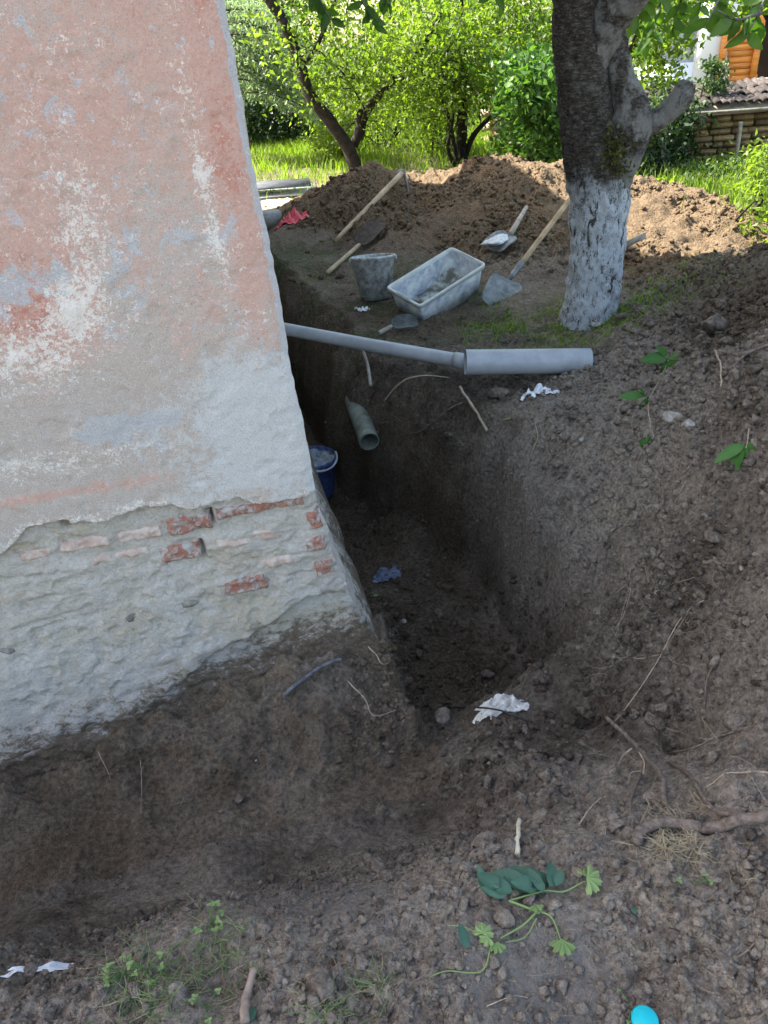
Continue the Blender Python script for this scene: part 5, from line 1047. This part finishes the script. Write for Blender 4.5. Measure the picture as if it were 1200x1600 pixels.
# feathery fir
e = empty('fir_tree', (PD(395, 200, 12.6)[0]-1.2, 12.6, 0), 'silvery green conifer with feathery drooping branches beside the house corner', 'tree')
kt = MB(); fb = np.array([PD(395, 200, 12.6)[0]-1.2, 12.6, 0]); kt.tube([fb, fb+[0, 0, 5]], [.14, .05], 10); kt.build('trunk', BARKD, e, True); kt = MB(); kb = MB(); NP = []
for (x0, y0, x1, y1) in [(360, 40, 470, 60), (360, 70, 455, 95), (370, 90, 470, 125), (380, 20, 455, 35), (365, 110, 440, 140), (390, 60, 480, 85), (380, 130, 470, 150), (360, 0, 440, 12), (400, 150, 490, 170)]:
    for rep in range(3):
        dd_ = 12.2+rep*.3+rng.normal(0, .1); dd_ -= .9; a = fb+[0, 0, PD(x0, y0, dd_)[2]]; b_ = PD(x1+rng.normal(0, 14), y1+rng.normal(0, 8)+12, dd_); a2 = PD(x0, y0-6, dd_); P = smooth_path([a, a2, b_], 22); kb.tube(P, np.linspace(.018, .004, 22), 4, False)
        for i in range(6, 22):
            for sd_ in (-1, 1):
                dl_ = np.array([.5, sd_*.8, -.35])*rng.uniform(.12, .3); Q2 = smooth_path([P[i], P[i]+dl_*.6, P[i]+dl_+[0, 0, -.04]], 12); NP += list(Q2)
NP = np.array(NP); NP = np.repeat(NP, 2, 0)+rng.normal(0, .012, (len(NP)*2, 3)); leafmesh('needles', NP, .05, FIRN, e, asp=.22, hang=.6, tone=.5); kb.build('branches', BARKD, e, True); settle(e)
# tree belt behind
kinds = [('leafy green tree', LEAF, .5), ('deep green tree', LEAFD, .8)]
for i, (x, y, h, wd, kd, lab) in enumerate([(-5.2, 19, 6, 2.2, 1, 'deep green tree seen just past the house corner at the back'), (-2.2, 18.5, 6, 2.0, 0, 'leafy tree at the back left of the leaning plum tree'), (.6, 17.5, 6, 2.0, 0, 'leafy tree at the back right behind the leaning plum tree'), (3.0, 18.5, 6.5, 2.1, 0, 'leafy tree at the back behind the several stemmed plum tree'),
        (5.4, 17, 6, 1.9, 1, 'deep green tree at the back left of the whitewashed trunk'), (-8, 17, 7, 2.5, 1, 'deep green tree hidden mostly behind the house')]):
    pts = [(x+rng.normal(0, wd*.5), y+rng.normal(0, 1), rng.uniform(.3, h)) for _ in range(110)]
    bush('background_tree', lab, pts, 11000, .10, kinds[kd][1], .3, kinds[kd][2], 'tree', 5)
# tall crowns above the frame on the left: they shade the far lawn and are part of the belt
# ------------------------------------------------------------------ RIGHT BACKGROUND
SD = 9.6
sh = empty('brick_shed', (4.6, SD, -.05), 'low shed of stacked ochre bricks under old roof tiles at the right', 'shed')
A1 = PD(1040, 200, SD); z0s = -.08
def sp(px, py, D=SD): return PD(px, py, D)
zt = sp(1120, 165)[2]; x0 = sp(1055, 230)[0]; x1 = x0+2.6
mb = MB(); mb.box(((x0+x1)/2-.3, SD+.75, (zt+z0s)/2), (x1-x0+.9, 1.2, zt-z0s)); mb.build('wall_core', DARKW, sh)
mb = MB(); mb.box(((x0+x1)/2, SD+.06, zt-.035), (x1-x0+.1, .12, .07)); mb.build('beam', simple('ochre_beam', (.14, .10, .05), (.26, .19, .10), 8), sh)
zt2 = zt-.08; bh = .068; rows = int((zt2-z0s)/bh); pr = None; cnt = 0
for r_ in range(rows):
    xx = x0+rng.uniform(-.12, 0)
    while xx < x1:
        bl_ = rng.choice([.12, .25, .25, .19]); 
        if cnt < 300:
            if pr is None:
                k_ = MB(); k_.box((0, 0, 0), (1, 1, 1)); pr = k_.build('brick', ADOBE, sh); o = pr
            else: o = pr.copy(); COL.objects.link(o); o.parent = sh
            o.location = (xx+bl_/2, SD+.06+rng.normal(0, .013), z0s+bh*(r_+.5)+rng.normal(0, .002)); o.scale = (bl_-.024, .12, bh-.009); o.rotation_euler = (0, rng.normal(0, .015), rng.normal(0, .03)); cnt += 1
        xx += bl_
# tiles
tl = None
ty = SD-.18
for cidx in range(36):
    for rw in range(3):
        X = x0-.35+cidx*.088+rng.normal(0, .006); Y = ty+rw*.24; Zt = zt+.02+rw*.05+rng.normal(0, .006)
        if tl is None:
            an = np.linspace(0, math.pi, 9); V_ = []
            for yy, sc_ in ((0, 1), (.30, .86)):
                for rr0 in (.046, .037):
                    V_ += [[-math.cos(a)*rr0*sc_, yy, math.sin(a)*rr0*sc_*.8] for a in an]
            Qt = []
            for j in range(8): Qt += [[j, j+1, 18+j+1, 18+j], [9+j, 27+j, 27+j+1, 9+j+1], [j, 9+j, 9+j+1, j+1], [18+j, 18+j+1, 27+j+1, 27+j]]
            Qt += [[0, 18, 27, 9], [8, 17, 35, 26]]; tl = mesh_np('roof_tile', V_, [np.array(Qt)], TILEM, sh, False); o = tl
        else: o = tl.copy(); COL.objects.link(o); o.parent = sh
        o.location = (X, Y, Zt); o.rotation_euler = (R(11)+rng.normal(0, .02), 0, rng.normal(0, .05))
mb = MB(); mb.box(((x0+x1)/2, SD+.22, zt+.03), (x1-x0+.9, .8, .03), np.array(Matrix.Rotation(R(11), 3, 'X'))); mb.build('roof_board', WOODG, sh)
settle(sh)
for (xa, ya, xb, yb, lab, r_) in [(1042, 185, 1029, 285, 'leaning grey wooden post below the sawn stub', .030), (1158, 190, 1150, 250, 'thin grey post standing against the shed bricks', .022)]:
    a = PD(xa, ya, 9.0); b_ = PD(xb, yb, 9.0)
    if r_ < .025: a = PD(xa, ya, 9.45); b_ = PD(xb, yb, 9.45)
    b_[2] = min(b_[2], gz(b_[0], b_[1])); tag(rod('wooden_post', b_, a, r_, r_, WOODG), lab, 'post')
# vines over shed and hedge
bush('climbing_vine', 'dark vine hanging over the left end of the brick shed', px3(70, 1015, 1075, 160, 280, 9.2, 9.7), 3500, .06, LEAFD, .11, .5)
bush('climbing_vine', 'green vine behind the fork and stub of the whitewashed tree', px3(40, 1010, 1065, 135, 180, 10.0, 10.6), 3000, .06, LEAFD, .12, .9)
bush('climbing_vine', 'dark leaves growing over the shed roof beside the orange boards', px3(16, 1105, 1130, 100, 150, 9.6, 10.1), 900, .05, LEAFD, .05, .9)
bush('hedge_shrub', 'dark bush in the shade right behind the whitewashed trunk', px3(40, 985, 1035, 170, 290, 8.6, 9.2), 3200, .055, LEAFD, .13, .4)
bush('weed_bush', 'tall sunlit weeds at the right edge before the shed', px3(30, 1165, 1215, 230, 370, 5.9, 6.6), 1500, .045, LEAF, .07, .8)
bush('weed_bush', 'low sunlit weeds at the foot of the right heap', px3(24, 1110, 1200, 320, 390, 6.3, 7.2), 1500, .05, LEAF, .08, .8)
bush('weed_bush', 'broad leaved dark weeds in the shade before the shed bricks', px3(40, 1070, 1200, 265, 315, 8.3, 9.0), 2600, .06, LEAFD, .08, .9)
bush('weed_bush', 'small bright weed beside the leaning post', px3(5, 1028, 1046, 285, 303, 7.6, 7.8), 300, .05, LEAF, .04, 1.)
# overhanging foliage of the tree behind right (seen between the limbs)
bush('apple_tree', 'leafy branches hanging before the white building right of the fork', px3(46, 985, 1090, -40, 90, 7.4, 8.4)+px3(10, 985, 1040, 80, 130, 7.4, 8.2), 2600, .055, LEAF, .12, .35, 'tree', 3, None, PD(940, 150, 8))
bush('apple_tree', 'green branches at the upper right corner above the orange boards', px3(22, 1110, 1215, -60, 15, 7.0, 8.0), 900, .06, LEAF, .1, .5, 'tree', 3, None, PD(1420, 100, 7.6))
# white building with orange boards
DB = 14.5
wb = empty('white_building', (PD(1080, 100, DB)[0], DB, 0), 'white building with orange stained boards behind the brick shed', 'building')
def wallbox(name, x0p, y0p, x1p, y1p, D, th, m, down=False):
    a, b_ = PD(x0p, y0p, D), PD(x1p, y1p, D); z1_, z0_ = max(a[2], b_[2]), min(a[2], b_[2])
    if down: z0_ = -.1
    k_ = MB(); k_.box(((a[0]+b_[0])/2, D+th/2, (z0_+z1_)/2), (abs(b_[0]-a[0]), th, z1_-z0_)); return k_.build(name, m, wb)
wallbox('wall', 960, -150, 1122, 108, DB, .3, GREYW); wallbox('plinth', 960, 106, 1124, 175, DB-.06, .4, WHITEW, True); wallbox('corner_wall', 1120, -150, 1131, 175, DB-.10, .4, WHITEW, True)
wallbox('opening_shade', 1180, -150, 1330, 175, DB+.5, .3, DARKW, True); wallbox('wall', 1131, 128, 1330, 190, DB-.02, .3, simple('cream_base', (.5, .45, .33), (.6, .54, .42), 3), True)  # near-black slab: shade of the opening put into its colour
pzs = np.linspace(40, 128, 10)
for i in range(9):
    a = PD(1135, pzs[i], DB-.1); b_ = PD(1180, pzs[i+1], DB-.1); k_ = MB(); hh = PD(1150, pzs[i], DB-.1)[2]-PD(1150, pzs[i+1], DB-.1)[2]; zc_ = (PD(1150, pzs[i], DB-.1)[2]+PD(1150, pzs[i+1], DB-.1)[2])/2
    k_.box(((a[0]+b_[0])/2+.02, DB-.1+.004*(i % 2), zc_), (b_[0]-a[0]-.02, .05, hh-.005)); k_.build('board', PINE, wb)
for xp in (1129, 1181): a = PD(xp, 85, DB-.13); k_ = MB(); k_.box((a[0], DB-.13, a[2]), (.09, .09, 1.15)); k_.build('post', PINE, wb)
settle(wb)
# pale brick stack seen through the multi-stem tree
e = empty('brick_stack', PD(800, 235, 12.5)*[1, 1, 0], 'pale stack of bricks glimpsed behind the several stemmed plum tree', 'brick stack'); pr = None
b0_ = PD(765, 250, 12.5); 
for r_ in range(9):
    for c_ in range(6):
        x_ = b0_[0]+c_*.26+(.13 if r_ % 2 else 0)+rng.normal(0, .01)
        if pr is None: k_ = MB(); k_.box((0, 0, 0), (.245, .25, .082)); pr = k_.build('brick', simple('pale_brick', (.36, .24, .16), (.52, .40, .30), 6), e); o = pr
        else: o = pr.copy(); COL.objects.link(o); o.parent = e
        o.location = (x_, 12.5+rng.normal(0, .01), .04+r_*.09)
settle(e)

# ------------------------------------------------------------------ groups for repeats
ph = dict(root='roots sticking out of the cut soil', stone='stones and clods lying on the soil', drain_pipe='grey drain pipes', spade='spades on the soil heap', plum_tree='plum trees behind the soil heap', hazel_bush='bushes behind the heap',
          hedge_shrub='shrubs behind the lawn', dark_yew='dark evergreens at the back left', background_tree='trees at the back of the garden', climbing_vine='vines round the shed', weed_bush='weeds beside the shed', apple_tree='trees before the white building',
          wooden_post='wooden posts by the shed', weed='small weeds on the foreground soil', fallen_leaf='loose leaves on the soil', stick='sticks lying on the soil', plastic_film='plastic scraps', leafy_twig='leafy twigs on the right slope')
for o in bpy.data.objects:
    b_ = o.name.split('.')[0]
    if o.parent is None and b_ in ph and 'category' in o: o['group'] = ph[b_]
